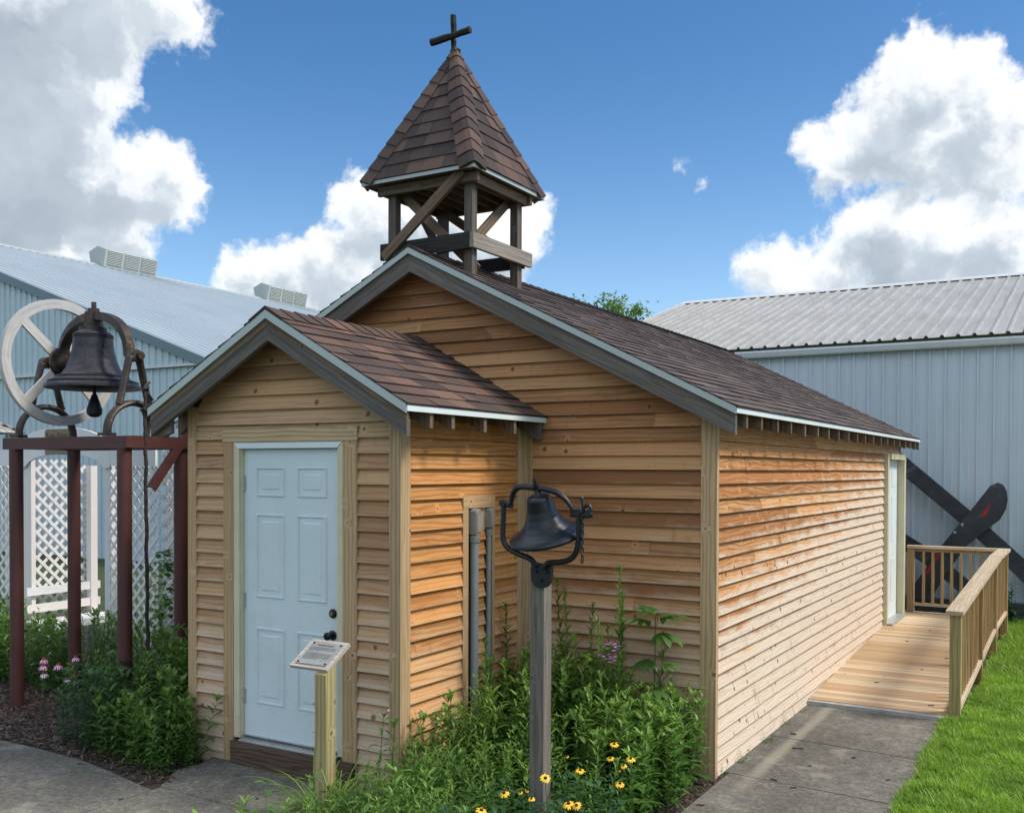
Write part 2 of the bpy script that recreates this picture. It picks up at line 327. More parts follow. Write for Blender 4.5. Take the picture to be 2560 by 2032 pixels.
# ------------------------------------------------------------------ mesh helpers
class MB:
    """Collects faces with UVs (metres along / across the grain) and a per-face attribute, builds ONE mesh object."""
    def __init__(s): s.v = []; s.f = []; s.uv = []; s.at = []; s.mi = []; s.sm = []
    def face(s, pts, uv=None, at=(.5, .5, .5), mi=0, smooth=False):
        b = len(s.v); s.v += [tuple(p) for p in pts]; n = len(pts); s.f.append(tuple(range(b, b + n)))
        s.uv += uv if uv else [(0, 0)] * n
        s.at += ([tuple(at)] * n if not isinstance(at, list) else at)
        s.mi.append(mi); s.sm.append(smooth)
    def quadbox(s, P, uvax=None, at=None, mi=0):
        """P: 8 corners: 0-3 one end loop, 4-7 other end loop (grain runs 0->4)."""
        P = [Vector(p) for p in P]
        L = (P[4] - P[0]).length
        ou, ov = random.uniform(0, 60), random.uniform(0, 60)
        at = at or (random.random(), random.random(), .5)
        acc_ = 0
        for i in range(4):
            j = (i + 1) % 4; wd = (P[j] - P[i]).length
            s.face([P[i], P[j], P[j + 4], P[i + 4]], [(ou, ov + acc_), (ou, ov + acc_ + wd), (ou + L, ov + acc_ + wd), (ou + L, ov + acc_)], at, mi)
            acc_ += wd + .013
        for loop in ([3, 2, 1, 0], [4, 5, 6, 7]):
            s.face([P[k] for k in loop], [(ou + .3 * (k % 2), ov + .003 * (k // 2)) for k in range(4)], (at[0] * .5 + .5, at[1], at[2]), mi)
    def box(s, x0, x1, y0, y1, z0, z1, axis=None, at=None, mi=0):
        d = (x1 - x0, y1 - y0, z1 - z0)
        if axis is None: axis = d.index(max(d))
        if axis == 0: P = [(x0, y0, z0), (x0, y1, z0), (x0, y1, z1), (x0, y0, z1), (x1, y0, z0), (x1, y1, z0), (x1, y1, z1), (x1, y0, z1)]
        elif axis == 1: P = [(x0, y0, z0), (x0, y0, z1), (x1, y0, z1), (x1, y0, z0), (x0, y1, z0), (x0, y1, z1), (x1, y1, z1), (x1, y1, z0)]
        else: P = [(x0, y0, z0), (x1, y0, z0), (x1, y1, z0), (x0, y1, z0), (x0, y0, z1), (x1, y0, z1), (x1, y1, z1), (x0, y1, z1)]
        s.quadbox(P, at=at, mi=mi)
    def beam(s, a, b, wv, hv, at=None, mi=0):
        """bar from a to b; wv/hv are half-extent vectors of its section."""
        a, b, wv, hv = map(Vector, (a, b, wv, hv))
        s.quadbox([a - wv - hv, a + wv - hv, a + wv + hv, a - wv + hv, b - wv - hv, b + wv - hv, b + wv + hv, b - wv + hv], at=at, mi=mi)
    def prism(s, poly, off, at=None, mi=0):
        """poly: list of 3D points (planar), off: extrusion vector. Grain along the first edge."""
        P = [Vector(p) for p in poly]; off = Vector(off)
        at = at or (random.random(), random.random(), .5)
        e = (P[1] - P[0]).normalized(); nrm = e.cross(off).normalized()
        ou, ov = random.uniform(0, 60), random.uniform(0, 60)
        U = lambda q: (ou + (q - P[0]).dot(e), ov + (q - P[0]).dot(nrm))
        s.face(P, [U(q) for q in P], at, mi)
        s.face([q + off for q in reversed(P)], [U(q) for q in reversed(P)], at, mi)
        n = len(P)
        for i in range(n):
            a, b = P[i], P[(i + 1) % n]
            s.face([b, a, a + off, b + off], [U(b), U(a), (U(a)[0], U(a)[1] + off.length), (U(b)[0], U(b)[1] + off.length)], at, mi)
    def tube(s, pts, rad, n=10, at=(.5, .5, .5), mi=0, caps=True, flat=None, up=None):
        """tube along points; rad number or list; flat=(sx, sy) squashes the section; up sets its x axis."""
        P = [Vector(p) for p in pts]; rr = rad if isinstance(rad, (list, tuple)) else [rad] * len(P)
        rings = []; ref = Vector(up) if up else None
        for i, p in enumerate(P):
            d = (P[min(i + 1, len(P) - 1)] - P[max(i - 1, 0)]).normalized()
            if ref is None: ref = Vector((0, 0, 1)) if abs(d.z) < .9 else Vector((1, 0, 0))
            x = (ref - d * ref.dot(d)).normalized()
            if up is None: ref = x
            y = d.cross(x)
            fx, fy = flat or (1, 1)
            rings.append([p + x * (math.cos(2 * math.pi * k / n) * rr[i] * fx) + y * (math.sin(2 * math.pi * k / n) * rr[i] * fy) for k in range(n)])
        L = 0; ou = random.uniform(0, 50)
        for i in range(len(P) - 1):
            L2 = L + (P[i + 1] - P[i]).length
            for k in range(n):
                j = (k + 1) % n
                s.face([rings[i][k], rings[i][j], rings[i + 1][j], rings[i + 1][k]], [(ou + L, k * .02), (ou + L, k * .02 + .02), (ou + L2, k * .02 + .02), (ou + L2, k * .02)], at, mi, True)
            L = L2
        if caps:
            s.face(list(reversed(rings[0])), None, at, mi); s.face(rings[-1], None, at, mi)
    def lathe(s, prof, c, n=40, at=(.5, .5, .5), mi=0, mat=None):
        """prof: (radius, z) list, around z axis at c; mat optional 3x3 rotation."""
        c = Vector(c); mat = mat or Matrix.Identity(3)
        rings = [[c + mat @ Vector((r * math.cos(2 * math.pi * k / n), r * math.sin(2 * math.pi * k / n), z)) for k in range(n)] for r, z in prof]
        for i in range(len(prof) - 1):
            for k in range(n):
                j = (k + 1) % n
                s.face([rings[i][k], rings[i][j], rings[i + 1][j], rings[i + 1][k]], None, at, mi, True)
    def build(s, name, mats, parent=None, weld=False):
        me = bpy.data.meshes.new(name); nv, nf = len(s.v), len(s.f)
        me.vertices.add(nv); me.vertices.foreach_set('co', np.array(s.v, dtype=np.float32).ravel())
        tot = [len(f) for f in s.f]; me.loops.add(sum(tot)); me.polygons.add(nf)
        me.loops.foreach_set('vertex_index', np.array([i for f in s.f for i in f], dtype=np.int32))
        me.polygons.foreach_set('loop_start', np.cumsum([0] + tot[:-1]).astype(np.int32))
        me.polygons.foreach_set('material_index', np.array(s.mi, dtype=np.int32))
        me.polygons.foreach_set('use_smooth', np.array(s.sm, dtype=bool))
        uvl = me.uv_layers.new(name='UVMap'); uvl.data.foreach_set('uv', np.array(s.uv, dtype=np.float32).ravel())
        ca = me.color_attributes.new('bd', 'FLOAT_COLOR', 'CORNER')
        a = np.ones((len(s.at), 4), dtype=np.float32); a[:, :3] = np.array(s.at, dtype=np.float32)
        ca.data.foreach_set('color', a.ravel())
        me.update(calc_edges=True); me.validate()
        if weld:
            bm = bmesh.new(); bm.from_mesh(me); bmesh.ops.remove_doubles(bm, verts=bm.verts, dist=1e-5)
            bmesh.ops.recalc_face_normals(bm, faces=bm.faces); bm.to_mesh(me); bm.free()
        for mt in (mats if isinstance(mats, (list, tuple)) else [mats]): me.materials.append(M[mt])
        o = bpy.data.objects.new(name, me); COL.objects.link(o)
        if parent is not None:
            o.parent = parent
            if parent.type == 'EMPTY' or True:
                o.matrix_parent_inverse = parent.matrix_world.inverted() if False else Matrix.Translation(-Vector(absloc(parent)))
        return o

_loc = {}
def absloc(o):
    p = Vector(o.location); return p + (absloc(o.parent) if False else Vector((0, 0, 0)))

def thing(name, label, cat, loc=(0, 0, 0), group=None):
    o = bpy.data.objects.new(name, None); COL.objects.link(o); o.location = loc; o.empty_display_size = .1
    return tag(o, label, cat, group)
def tag(o, label=None, cat=None, group=None, kind=None):
    if label: o['label'] = label
    if cat: o['category'] = cat
    if group: o['group'] = group
    if kind: o['kind'] = kind
    return o
def struct(o): o['kind'] = 'structure'; return o

def mesh_np(name, V, Q, A, mat, parent=None, Mi=None, smooth=False):
    me = bpy.data.meshes.new(name); nf = len(Q)
    me.vertices.add(len(V)); me.vertices.foreach_set('co', V.astype(np.float32).ravel())
    me.loops.add(nf * 4); me.polygons.add(nf)
    me.loops.foreach_set('vertex_index', Q.astype(np.int32).ravel())
    me.polygons.foreach_set('loop_start', (np.arange(nf) * 4).astype(np.int32))
    if Mi is not None: me.polygons.foreach_set('material_index', Mi.astype(np.int32))
    if smooth: me.polygons.foreach_set('use_smooth', np.ones(nf, dtype=bool))
    ca = me.color_attributes.new('bd', 'FLOAT_COLOR', 'POINT')
    a = np.ones((len(V), 4), dtype=np.float32); a[:, :A.shape[1]] = A; ca.data.foreach_set('color', a.ravel())
    me.update(calc_edges=True)
    for mt in (mat if isinstance(mat, (list, tuple)) else [mat]): me.materials.append(M[mt])
    o = bpy.data.objects.new(name, me); COL.objects.link(o)
    if parent is not None:
        o.parent = parent; o.matrix_parent_inverse = Matrix.Translation(-Vector(parent.location))
    return o
# ------------------------------------------------------------------ the church
D1, W1, WR, YB = 1.5625, 1.5243, -0.9362, 8.857          # front wall plane, right wall, ridge x, back wall
XL = 2 * WR - W1; PF, PS = .034, -.034
ZR, ZE, EX = 3.897, 2.557, 1.752                           # ridge, eave, eave x
AXR, AZR = -.97, 3.19                                      # porch ridge
STEP = .1018
church = thing('small_church', 'small clapboard wooden church with brown shingle roofs, front porch and open belfry', 'church', (0, 0, 0))

def siding(name, mat, axis, plane, sgn, zs, iv, parent, joints=True, seg=.55, trim_end=0):
    mb = MB()
    P = (lambda u, o, z: (u, plane + sgn * o, z)) if axis == 'x' else (lambda u, o, z: (plane + sgn * o, u, z))
    for zb in zs:
        zt = zb + STEP + .016
        A, B = iv(zb + .001), iv(zt)
        if not A: continue
        if len(B) != len(A): B = iv(zb + STEP * .5)
        if len(B) != len(A): B = A
        for (a0, a1), (b0, b1) in zip(A, B):
            if a1 - a0 < .02: continue
            cuts = [0.0]; L = a1 - a0; pos = random.uniform(.6, 3.4)
            while joints and pos < L - .3: cuts.append(pos / L); pos += random.uniform(1.8, 3.6)
            cuts.append(1.0)
            for c0, c1 in zip(cuts[:-1], cuts[1:]):
                g0 = .0012 / L if c0 > 0 else 0; g1 = .0012 / L if c1 < 1 else 0
                n = max(1, int((c1 - c0) * L / seg)); ou, ov = random.uniform(0, 90), random.uniform(0, 90)
                r1, r2 = random.random(), random.random(); dz = random.uniform(-.0018, .0018); do = random.uniform(-.001, .0022)
                prev = None
                for i in range(n + 1):
                    t = (c0 + g0) + (c1 - g1 - c0 - g0) * i / n
                    ub, ut = a0 + (a1 - a0) * t, b0 + (b1 - b0) * t
                    wz, wo_ = dz + random.uniform(-.0015, .0015), do + random.uniform(-.0012, .0012)
                    sec = [P(ub, .004, zb + wz), P(ub, .035 + wo_, zb + wz), P(ut, .005 + wo_ * .3, zt + wz), P(ut, .001, zt + wz)]
                    us = [ou + ub, ou + ub, ou + ut, ou + ut]
                    if prev:
                        for k, (v0, v1, t0, t1) in enumerate(((0, .015, 1, 1), (.015, .13, 1, 0), (.13, .14, 0, 0))):
                            q = [prev[0][k], sec[k], sec[k + 1], prev[0][k + 1]]
                            if sgn < 0 and axis == 'y' or sgn > 0 and axis == 'x': q.reverse()
                            uvs = [(prev[1][k], ov + v0), (us[k], ov + v0), (us[k + 1], ov + v1), (prev[1][k + 1], ov + v1)]
                            ats = [(r1, r2, t0), (r1, r2, t0), (r1, r2, t1), (r1, r2, t1)]
                            if sgn < 0 and axis == 'y' or sgn > 0 and axis == 'x': uvs.reverse(); ats.reverse()
                            mb.face(q, uvs, ats)
                    else: mb.face(list(reversed(sec)), [(ou, ov)] * 4, (min(1, r1 + .4), r2, .5))
                    prev = (sec, us)
                mb.face(prev[0], [(ou, ov)] * 4, (min(1, r1 + .4), r2, .5))
    return mb.build(name, mat, parent)

zs = [2.341 + STEP * k for k in range(-23, 15)]
zs = [z for z in zs if z > -.03]
slope_m = (ZR - ZE) / (EX - WR)
def roofz(x): return ZR - slope_m * abs(x - WR)
asl = (AZR - 2.54) / (.189 - AXR)
def aroofz(x): return AZR - asl * abs(x - AXR)
def cut(iv, a, b):
    out = []
    for x0, x1 in iv:
        if b <= x0 or a >= x1: out.append((x0, x1)); continue
        if a > x0: out.append((x0, a))
        if b < x1: out.append((b, x1))
    return out
def main_iv(z):
    lim = (ZR - .07 - z) / slope_m
    x0, x1 = max(XL + .09, WR - lim), min(W1 - .082, WR + lim)
    if x1 <= x0: return []
    iv = [(x0, x1)]
    if z < AZR - .1:                                        # the porch stands against this wall
        l2 = (AZR - .08 - z) / asl
        iv = cut(iv, max(-1.92, AXR - l2), min(PS, AXR + l2) + (.119 if z < 2.42 else 0))
    return iv
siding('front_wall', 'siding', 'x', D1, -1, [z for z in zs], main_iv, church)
def porch_iv(z):
    lim = (AZR - .06 - z) / asl
    x0, x1 = max(-1.866, AXR - lim), min(-.091, AXR + lim)
    if x1 <= x0: return []
    iv = [(x0, x1)]
    if z < 2.33: iv = cut(iv, -1.584, -.355)
    return iv
siding('porch_front_wall', 'siding_pale', 'x', PF, -1, [z + .0 for z in zs], porch_iv, church, joints=False, seg=.3)
siding('porch_side_wall', 'siding_warm', 'y', PS, 1, [z for z in zs if z < 2.4], lambda z: cut([(.108, 1.462)], .714, 1.136) if z < 1.90 else [(.108, 1.462)], church, joints=False, seg=.3)
siding('porch_left_wall', 'siding', 'y', -1.920, -1, [z for z in zs if z < 2.4], lambda z: [(.10, D1)], church, joints=False)
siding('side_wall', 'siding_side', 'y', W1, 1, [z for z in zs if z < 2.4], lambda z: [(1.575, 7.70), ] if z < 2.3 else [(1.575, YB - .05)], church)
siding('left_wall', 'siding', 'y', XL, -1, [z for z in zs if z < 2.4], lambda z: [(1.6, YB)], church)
# carcass behind the boards
mb = MB()
mb.prism([(XL, D1 + .002, -.05), (W1 - .002, D1 + .002, -.05), (W1 - .002, D1 + .002, roofz(W1) - .05), (WR, D1 + .002, ZR - .05), (XL, D1 + .002, roofz(XL) - .05)], (0, YB - D1 - .01, 0))
mb.prism([(-1.918, .105, -.02), (PS - .002, .105, -.02), (PS - .002, .105, aroofz(0) - .05), (AXR, .105, AZR - .05), (-1.918, .105, aroofz(-1.947) - .05)], (0, D1 - .11, 0))
mb.build('wall_sheathing', 'brown_old', church)

# corner boards and inside-corner boards
mb = MB()
z0 = -.02
def tr(mb, *a, **k): mb.box(*a, **k)
tr(mb, -.092, .0, .0, .032, z0, aroofz(0) - .04); tr(mb, PS + .002, .0, .0325, .106, z0, aroofz(0) - .06)
mb.build('porch_corner_board', 'trim', church)
mb = MB(); tr(mb, -1.950, -1.864, .0, .032, z0, aroofz(-1.95) - .06); mb.build('porch_corner_board', 'trim', church)
mb = MB(); tr(mb, PS + .001, .087, D1 - .036, D1 - .002, z0, 2.46); tr(mb, PS + .002, .0, D1 - .095, D1 - .038, z0, 2.46); mb.build('inside_corner_board', 'trim', church)
mb = MB(); tr(mb, W1 - .082, W1 + .034, D1 - .036, D1 - .002, z0, roofz(W1) - .05); tr(mb, W1 + .002, W1 + .034, D1 - .001, D1 + .010, z0, roofz(W1) - .07); mb.build('corner_board', 'trim', church)

# ---- shingle roofs
def shingles(mb, org, e, s, n, L, ulo, uhi, expo=.14, wmin=.13, wmax=.34, over=.02, dark=0.0, lift=.010):
    org, e, s, n = map(Vector, (org, e, s, n)); k = 0; t = -over
    while t < L - .005:
        t1 = min(t + expo + .02, L + .0)
        a, b = ulo(t), uhi(t); at_, bt = ulo(min(t1, L)), uhi(min(t1, L))
        u = a - random.uniform(0, .3)
        while u < b:
            wd = random.uniform(wmin, wmax); u1 = u + wd
            lo0, lo1 = max(u, a), min(u1, b); hi0, hi1 = max(u, at_), min(u1, bt)
            if lo1 - lo0 > .004:
                if hi1 < hi0: hi0 = hi1 = min(max((lo0 + lo1) / 2, at_), bt)
                th = random.choice((0, .004)) ; r0 = min(1, max(0, random.betavariate(2.2, 2.2) - dark)); rc = (r0, random.random(), 0)
                h0 = lift + th + random.uniform(0, .003); h1 = .003
                g = .0015
                A = org + e * (lo0 + g) + s * t + n * h0; B = org + e * (lo1 - g) + s * t + n * h0
                Cc = org + e * (hi1 - g) + s * t1 + n * h1; Dd = org + e * (hi0 + g) + s * t1 + n * h1
                mb.face([A, B, Cc, Dd], None, rc)
                A2, B2 = A - n * (h0), B - n * (h0)
                mb.face([A2, B2, B, A], None, (0, 0, 0)); mb.face([A2, A, Dd, Dd - n * h1], None, (0, 0, 0)); mb.face([B, B2, Cc - n * h1, Cc], None, (0, 0, 0))
            u = u1
        t += expo; k += 1

def gable_roof(nm, rx, zr, exl, exr, zel, zer, y0, y1, expo, parent, pre):
    mb = MB()
    for ex, ze, sg in ((exr, zer, 1), (exl, zel, -1)):
        s = Vector((rx - ex, 0, zr - ze)); L = s.length; s.normalize(); n = s.cross(Vector((0, 1, 0))) * (1 if sg > 0 else 1)
        if n.z < 0: n = -n
        if sg > 0: shingles(mb, (ex, y0, ze + .002), (0, 1, 0), s, n, L, lambda t: -.015, lambda t: y1 - y0, expo)
        else: shingles(mb, (ex, y1, ze + .002), (0, -1, 0), s, n, L, lambda t: 0, lambda t: y1 - y0 + .015, expo)
    # ridge caps
    y = y0 - .015; mR = (zr - zer) / (exr - rx); mL = (zr - zel) / (rx - exl)
    while y < y1 - .01:
        rc = (random.betavariate(2, 2), 0, 0); ya, yb = y, min(y + .165, y1); h0, h1 = .028, .018; wd = .15
        mb.face([(rx, ya, zr + h0), (rx + wd, ya, zr - wd * mR + h0 - .004), (rx + wd, yb, zr - wd * mR + h1 - .004), (rx, yb, zr + h1)], None, rc)
        mb.face([(rx - wd, ya, zr - wd * mL + h0 - .004), (rx, ya, zr + h0), (rx, yb, zr + h1), (rx - wd, yb, zr - wd * mL + h1 - .004)], None, rc)
        mb.face([(rx - wd, ya, zr - wd * mL), (rx, ya, zr + .004), (rx, ya, zr + h0), (rx - wd, ya, zr - wd * mL + h0 - .004)], None, (0, 0, 0))
        mb.face([(rx, ya, zr + .004), (rx + wd, ya, zr - wd * mR), (rx + wd, ya, zr - wd * mR + h0 - .004), (rx, ya, zr + h0)], None, (0, 0, 0))
        y += .14
    roof = mb.build(nm, 'shingle_grey' if nm == 'roof' else 'shingle', parent)
    # boarding under the shingles
    mb = MB(); e_ = .012
    for ex, ze in ((exr, zer), (exl, zel)):
        mb.prism([(ex, y0 + e_, ze - .001), (rx, y0 + e_, zr - .001), (rx, y0 + e_, zr - .022), (ex, y0 + e_, ze - .022)], (0, y1 - y0 - 2 * e_, 0), at=(.7, .2, .5))
    mb.build('roof_boarding', 'brown_old', roof)
    return roof
roofA = gable_roof('roof', WR, ZR, 2 * WR - EX, EX, ZE, ZE, 1.326, 9.06, .125, church, '')
roofB = gable_roof('porch_roof', AXR, AZR, 2 * AXR - .189, .189, 2.57, 2.535, -.194, D1 - .004, .14, church, '')

def rake(rx, zr, ex, ze, y, dtop, dmid, dbot, parent, roof):
    """metal edge, thin upper board and deep grey board under one sloping roof edge"""
    sg = 1 if ex > rx else -1
    def strip(a, b, ya, yb, x_end, mat, nm, par):
        m_ = MB()
        m_.prism([(rx, ya, zr - a), (rx + sg * abs(x_end - rx), ya, ze - a + (abs(ex - rx) - abs(x_end - rx)) * (zr - ze) / abs(ex - rx)),
                  (rx + sg * abs(x_end - rx), ya, ze - b + (abs(ex - rx) - abs(x_end - rx)) * (zr - ze) / abs(ex - rx)), (rx, ya, zr - b)], (0, yb - ya, 0))
        return m_.build(nm, mat, par)
    strip(-.003, dtop, y - .012, y + .004, ex + sg * .006, 'drip', 'drip_edge', roof)
    if dmid > dtop: strip(dtop - .01, dmid, y - .004 + .010, y + .034, ex - sg * .004, 'brown_old', 'rake_trim', parent)
    strip(dmid if dmid > dtop else dtop - .01, dbot, y + .010, y + .046, ex - sg * .004, 'barnwood', 'rake_board', parent)
for ex, ze in ((EX, ZE), (2 * WR - EX, ZE)):
    rake(WR, ZR, ex, ze, 1.326, .046, .0, .188, church, roofA)
for ex, ze in ((.189, 2.535), (2 * AXR - .189, 2.57)):
    rake(AXR, AZR, ex, ze, -.194, .054, .098, .200, church, roofB)
# eave metal edges
mb = MB(); mb.box(EX + .001, EX + .012, 1.322, 8.18, ZE - .042, ZE + .004); mb.box(EX + .003, EX + .014, 8.17, 9.065, ZE - .042, ZE + .003); mb.build('drip_edge', 'casing_white', roofA)
mb = MB(); mb.box(.190, .202, -.198, D1 - .02, 2.535 - .046, 2.539); mb.build('drip_edge', 'casing_white', roofB)
mb = MB(); mb.box(2 * AXR - .204, 2 * AXR - .192, -.19, D1 - .02, 2.57 - .046, 2.572); mb.build('drip_edge', 'casing_white', roofB)
mb = MB(); mb.prism([(EX, 9.02, ZE - .03), (WR, 9.02, ZR - .03), (WR, 9.02, ZR - .15), (EX, 9.02, ZE - .15)], (0, .035, 0)); mb.prism([(2 * WR - EX, 9.02, ZE - .03), (WR, 9.02, ZR - .03), (WR, 9.02, ZR - .15), (2 * WR - EX, 9.02, ZE - .15)], (0, .035, 0)); mb.build('back_rake_board', 'barnwood', church)
# open rafter tails
def tail(x0, x1, ztop_f, y, h, nm='rafter_tail', mat='brown_old', th=.038):
    mb = MB(); sg = 1 if x1 > x0 else -1
    a = [(x1, y, ztop_f(x1) - .024), (x1, y, ztop_f(x1) - .024 - h), (x1 - sg * .02, y, ztop_f(x1) - .03 - h), (x0, y, ztop_f(x0) - .024 - h * 1.05), (x0, y, ztop_f(x0) - .024)]
    mb.prism(a, (0, th, 0)); return mb.build(nm, mat, church)
for y in (1.568, 1.914, 2.323, 2.697, 3.123, 3.555, 3.948, 4.34, 4.764, 5.161, 5.547, 5.98, 6.40, 6.80, 7.21, 7.60, 8.0, 8.40, 8.78):
    tail(W1 + .003, EX - .003, roofz, y, .115 + random.uniform(-.006, .006))
for y in (.06, .30, .69, 1.09): tail(.003, .184, aroofz, y, .125 + random.uniform(-.004, .004))
tail(.003, .188, aroofz, D1 - .10, .155, 'end_board', 'barnwood')
for y in (.06, .45, .9): tail(-1.953, 2 * AXR - .184, aroofz, y, .125)
mb = MB(); mb.prism([(-1.955, -.146, 2.50), (-2.118, -.146, 2.50), (-2.118, -.146, 2.395), (-2.05, -.146, 2.36), (-1.955, -.146, 2.39)], (0, .03, 0)); mb.build('end_board', 'barnwood', church)

_before = set(bpy.data.objects)
# ---- porch door
mb = MB(); mb.box(-1.586, -.350, -.040, -.003, 2.322, 2.416); mb.build('door_header_board', 'trim', church)
mb = MB(); mb.box(-1.583, -1.489, -.035, -.003, -.01, 2.320); mb.build('door_side_board', 'trim', church)
mb = MB(); mb.box(-.478, -.358, -.035, -.003, -.01, 2.320); mb.build('door_side_board', 'trim', church)
mb = MB()
mb.prism([(-1.487, -.030, .225), (-1.432, -.030, .225), (-1.432, -.030, 2.270), (-1.487, -.030, 2.318)], (0, .085, 0)); mb.box(-1.431, -1.424, -.012, .055, .225, 2.272)
mb.prism([(-.525, -.030, .225), (-.480, -.030, .225), (-.480, -.030, 2.318), (-.525, -.030, 2.270)], (0, .085, 0))
mb.build('door_casing', 'casing', church)
mb = MB(); mb.prism([(-1.485, -.032, 2.319), (-.482, -.032, 2.319), (-.527, -.032, 2.277), (-1.440, -.032, 2.277)], (0, .08, 0)); mb.box(-1.43, -.53, -.018, .05, 2.273, 2.279); mb.build('door_head_casing', 'casing_white', church)

def panel_door(parent, x0, x1, z0, z1, y, nm='door'):
    """six-panel slab in the plane y, facing -y"""
    mb = MB(); W = x1 - x0; H = z1 - z0
    st = .118 * W / .89; mid = .115 * W / .89; pw = (W - 2 * st - mid) / 2
    cols = [(x0 + st, x0 + st + pw), (x1 - st - pw, x1 - st)]
    rows = [(z0 + .235, z0 + .775), (z0 + .985, z0 + 1.575), (z0 + 1.695, z0 + 1.905)]
    xs = sorted({x0, x1, *[v for c in cols for v in c]}); zz = sorted({z0, z1, *[v for r in rows for v in r]})
    for i in range(len(xs) - 1):
        for j in range(len(zz) - 1):
            a, b, c, d = xs[i], xs[i + 1], zz[j], zz[j + 1]
            isp = any(abs(a - q[0]) < 1e-6 for q in cols) and any(abs(c - q[0]) < 1e-6 for q in rows)
            if not isp: mb.face([(a, y, c), (b, y, c), (b, y, d), (a, y, d)]); continue
            # moulding: raised lip, groove, bevel up to raised field
            lv = [(0, 0), (.005, -.009), (.013, -.009), (.020, .012), (.030, .012), (.058, -.004), (.064, -.004)]
            pr = None
            for ins, dy in lv:
                q = [(a + ins, y + dy, c + ins), (b - ins, y + dy, c + ins), (b - ins, y + dy, d - ins), (a + ins, y + dy, d - ins)]
                if pr:
                    for k in range(4): mb.face([pr[k], pr[(k + 1) % 4], q[(k + 1) % 4], q[k]])
                pr = q
            mb.face(pr)
    mb.box(x0, x1, y + .0005, y + .04, z0, z1)
    return mb.build(nm, 'door', parent)
door = panel_door(church, -1.421, -.533, .243, 2.268, .012)
mb = MB(); mb.box(-1.432, -1.4215, .018, .04, .24, 2.27); mb.build('hinge_gap', 'rubber', church)
for z in (2.03, 1.20, .52):
    mb = MB(); mb.tube([(-1.427, .004, z - .055), (-1.427, .004, z + .055)], .0075, 10)
    mb.box(-1.424, -1.405, .002, .011, z - .052, z + .052); mb.build('hinge', 'steel', door)
Ry = Matrix.Rotation(R(90), 3, 'X')
def knob(x, z, nm, key):
    mb = MB(); rot = Ry
    if key: mb.lathe([(0, 0), (.030, 0), (.032, .006), (.027, .014), (.020, .017), (.0195, .02), (.0, .02)], (x, .011, z), 24, mat=rot)
    else: mb.lathe([(0, 0), (.032, 0), (.033, .006), (.024, .011), (.012, .014), (.011, .036), (.020, .043), (.027, .052), (.027, .064), (.019, .071), (0, .072)], (x, .011, z), 24, mat=rot)
    o = mb.build(nm, 'lock', door)
    if key:
        mb = MB(); mb.lathe([(0, .0), (.015, .0), (.014, .003), (0, .003)], (x, -.0092, z), 20, mat=rot); mb.box(x - .0012, x + .0012, -.0145, -.0122, z - .006, z + .006, at=(0, 0, 0)); mb.build('key_cylinder', 'brass', door)
knob(-.596, 1.166, 'deadbolt', True); knob(-.600, 1.020, 'door_knob', False)
mb = MB(); mb.prism([(-1.43, -.045, .212), (-1.43, .05, .243), (-1.43, .05, .205), (-1.43, -.045, .205)], (.90, 0, 0)); mb.box(-1.425, -.53, -.012, .04, .2435, .2475); mb.build('door_sill', 'sill', church)
mb = MB(); mb.box(-1.487, -.37, -.066, -.001, .0, .203); mb.build('door_step_board', 'stepwood', church)

for o_ in set(bpy.data.objects) - _before:
    if o_.parent is church: o_.location.y += PF
_before = set(bpy.data.objects)
# ---- electrical conduits in their cut-out on the porch side
mb = MB(); mb.box(.002, .036, .716, 1.134, 1.862, 1.950); mb.build('cutout_header', 'trim', church)
mb = MB(); mb.box(.002, .034, .716, .782, -.01, 1.860); mb.build('cutout_side_board', 'trim', church)
mb = MB(); mb.box(.002, .034, 1.096, 1.134, -.01, 1.860); mb.build('cutout_side_board', 'trim', church)
mb = MB(); mb.box(.002, .012, .90, 1.04, 1.70, 1.86); mb.build('cutout_filler_board', 'trim', church)
siding('cutout_boards', 'siding_warm', 'y', -.006, 1, [z for z in zs if z < 1.65], lambda z: [(.905, 1.02)], church, joints=False)
def conduit(y, r, ztop, fh, fw, fd):
    mb = MB(); mb.tube([(.012 + r, y, -.02), (.012 + r, y, 1.2), (.012 + r, y, ztop - fh)], r, 16)
    mb.tube([(.012 + r, y, ztop - fh - .050), (.012 + r, y, ztop - fh - .006)], r * 1.22, 16)
    for q in range(3): mb.tube([(.012 + r, y, ztop - fh - .045 + q * .014), (.012 + r, y, ztop - fh - .038 + q * .014)], r * 1.34, 16)
    c = mb.build('conduit', 'pvc', church)
    mb = MB(); n = 8; zt, zb_ = ztop, ztop - fh + .02
    pts = []
    for k in range(n + 1):                                   # rounded box body seen from +x
        a = math.pi * k / n; pts.append((y + fw * math.cos(a), zt - fw * .9 + fw * .9 * math.sin(a)))
    pts += [(y - fw, zb_ + .03), (y - r * 1.05, zb_ - .012), (y + r * 1.05, zb_ - .012), (y + fw, zb_ + .03)]
    mb.prism([(.003, a, b) for a, b in pts], (fd, 0, 0))
    b_ = mb.build('fitting', 'fitting', c)
    mb = MB(); q = [(y + (a - y) * .80, zt - .5 * fh + (b - (zt - .5 * fh)) * .84) for a, b in pts]; mb.prism([(fd + .0035, a, b) for a, b in q], (.007, 0, 0)); mb.build('fitting_cover', 'fitting', c)
    for zz_ in (zt - .018, zb_ + .02):
        mb = MB(); mb.tube([(fd + .010, y, zz_), (fd + .014, y, zz_)], .004, 8); mb.build('cover_screw', 'steel', c)
conduit(.848, .030, 1.858, .190, .036, .075)
conduit(1.052, .019, 1.856, .150, .026, .058)

for o_ in set(bpy.data.objects) - _before:
    if o_.parent is church: o_.location.x += PS
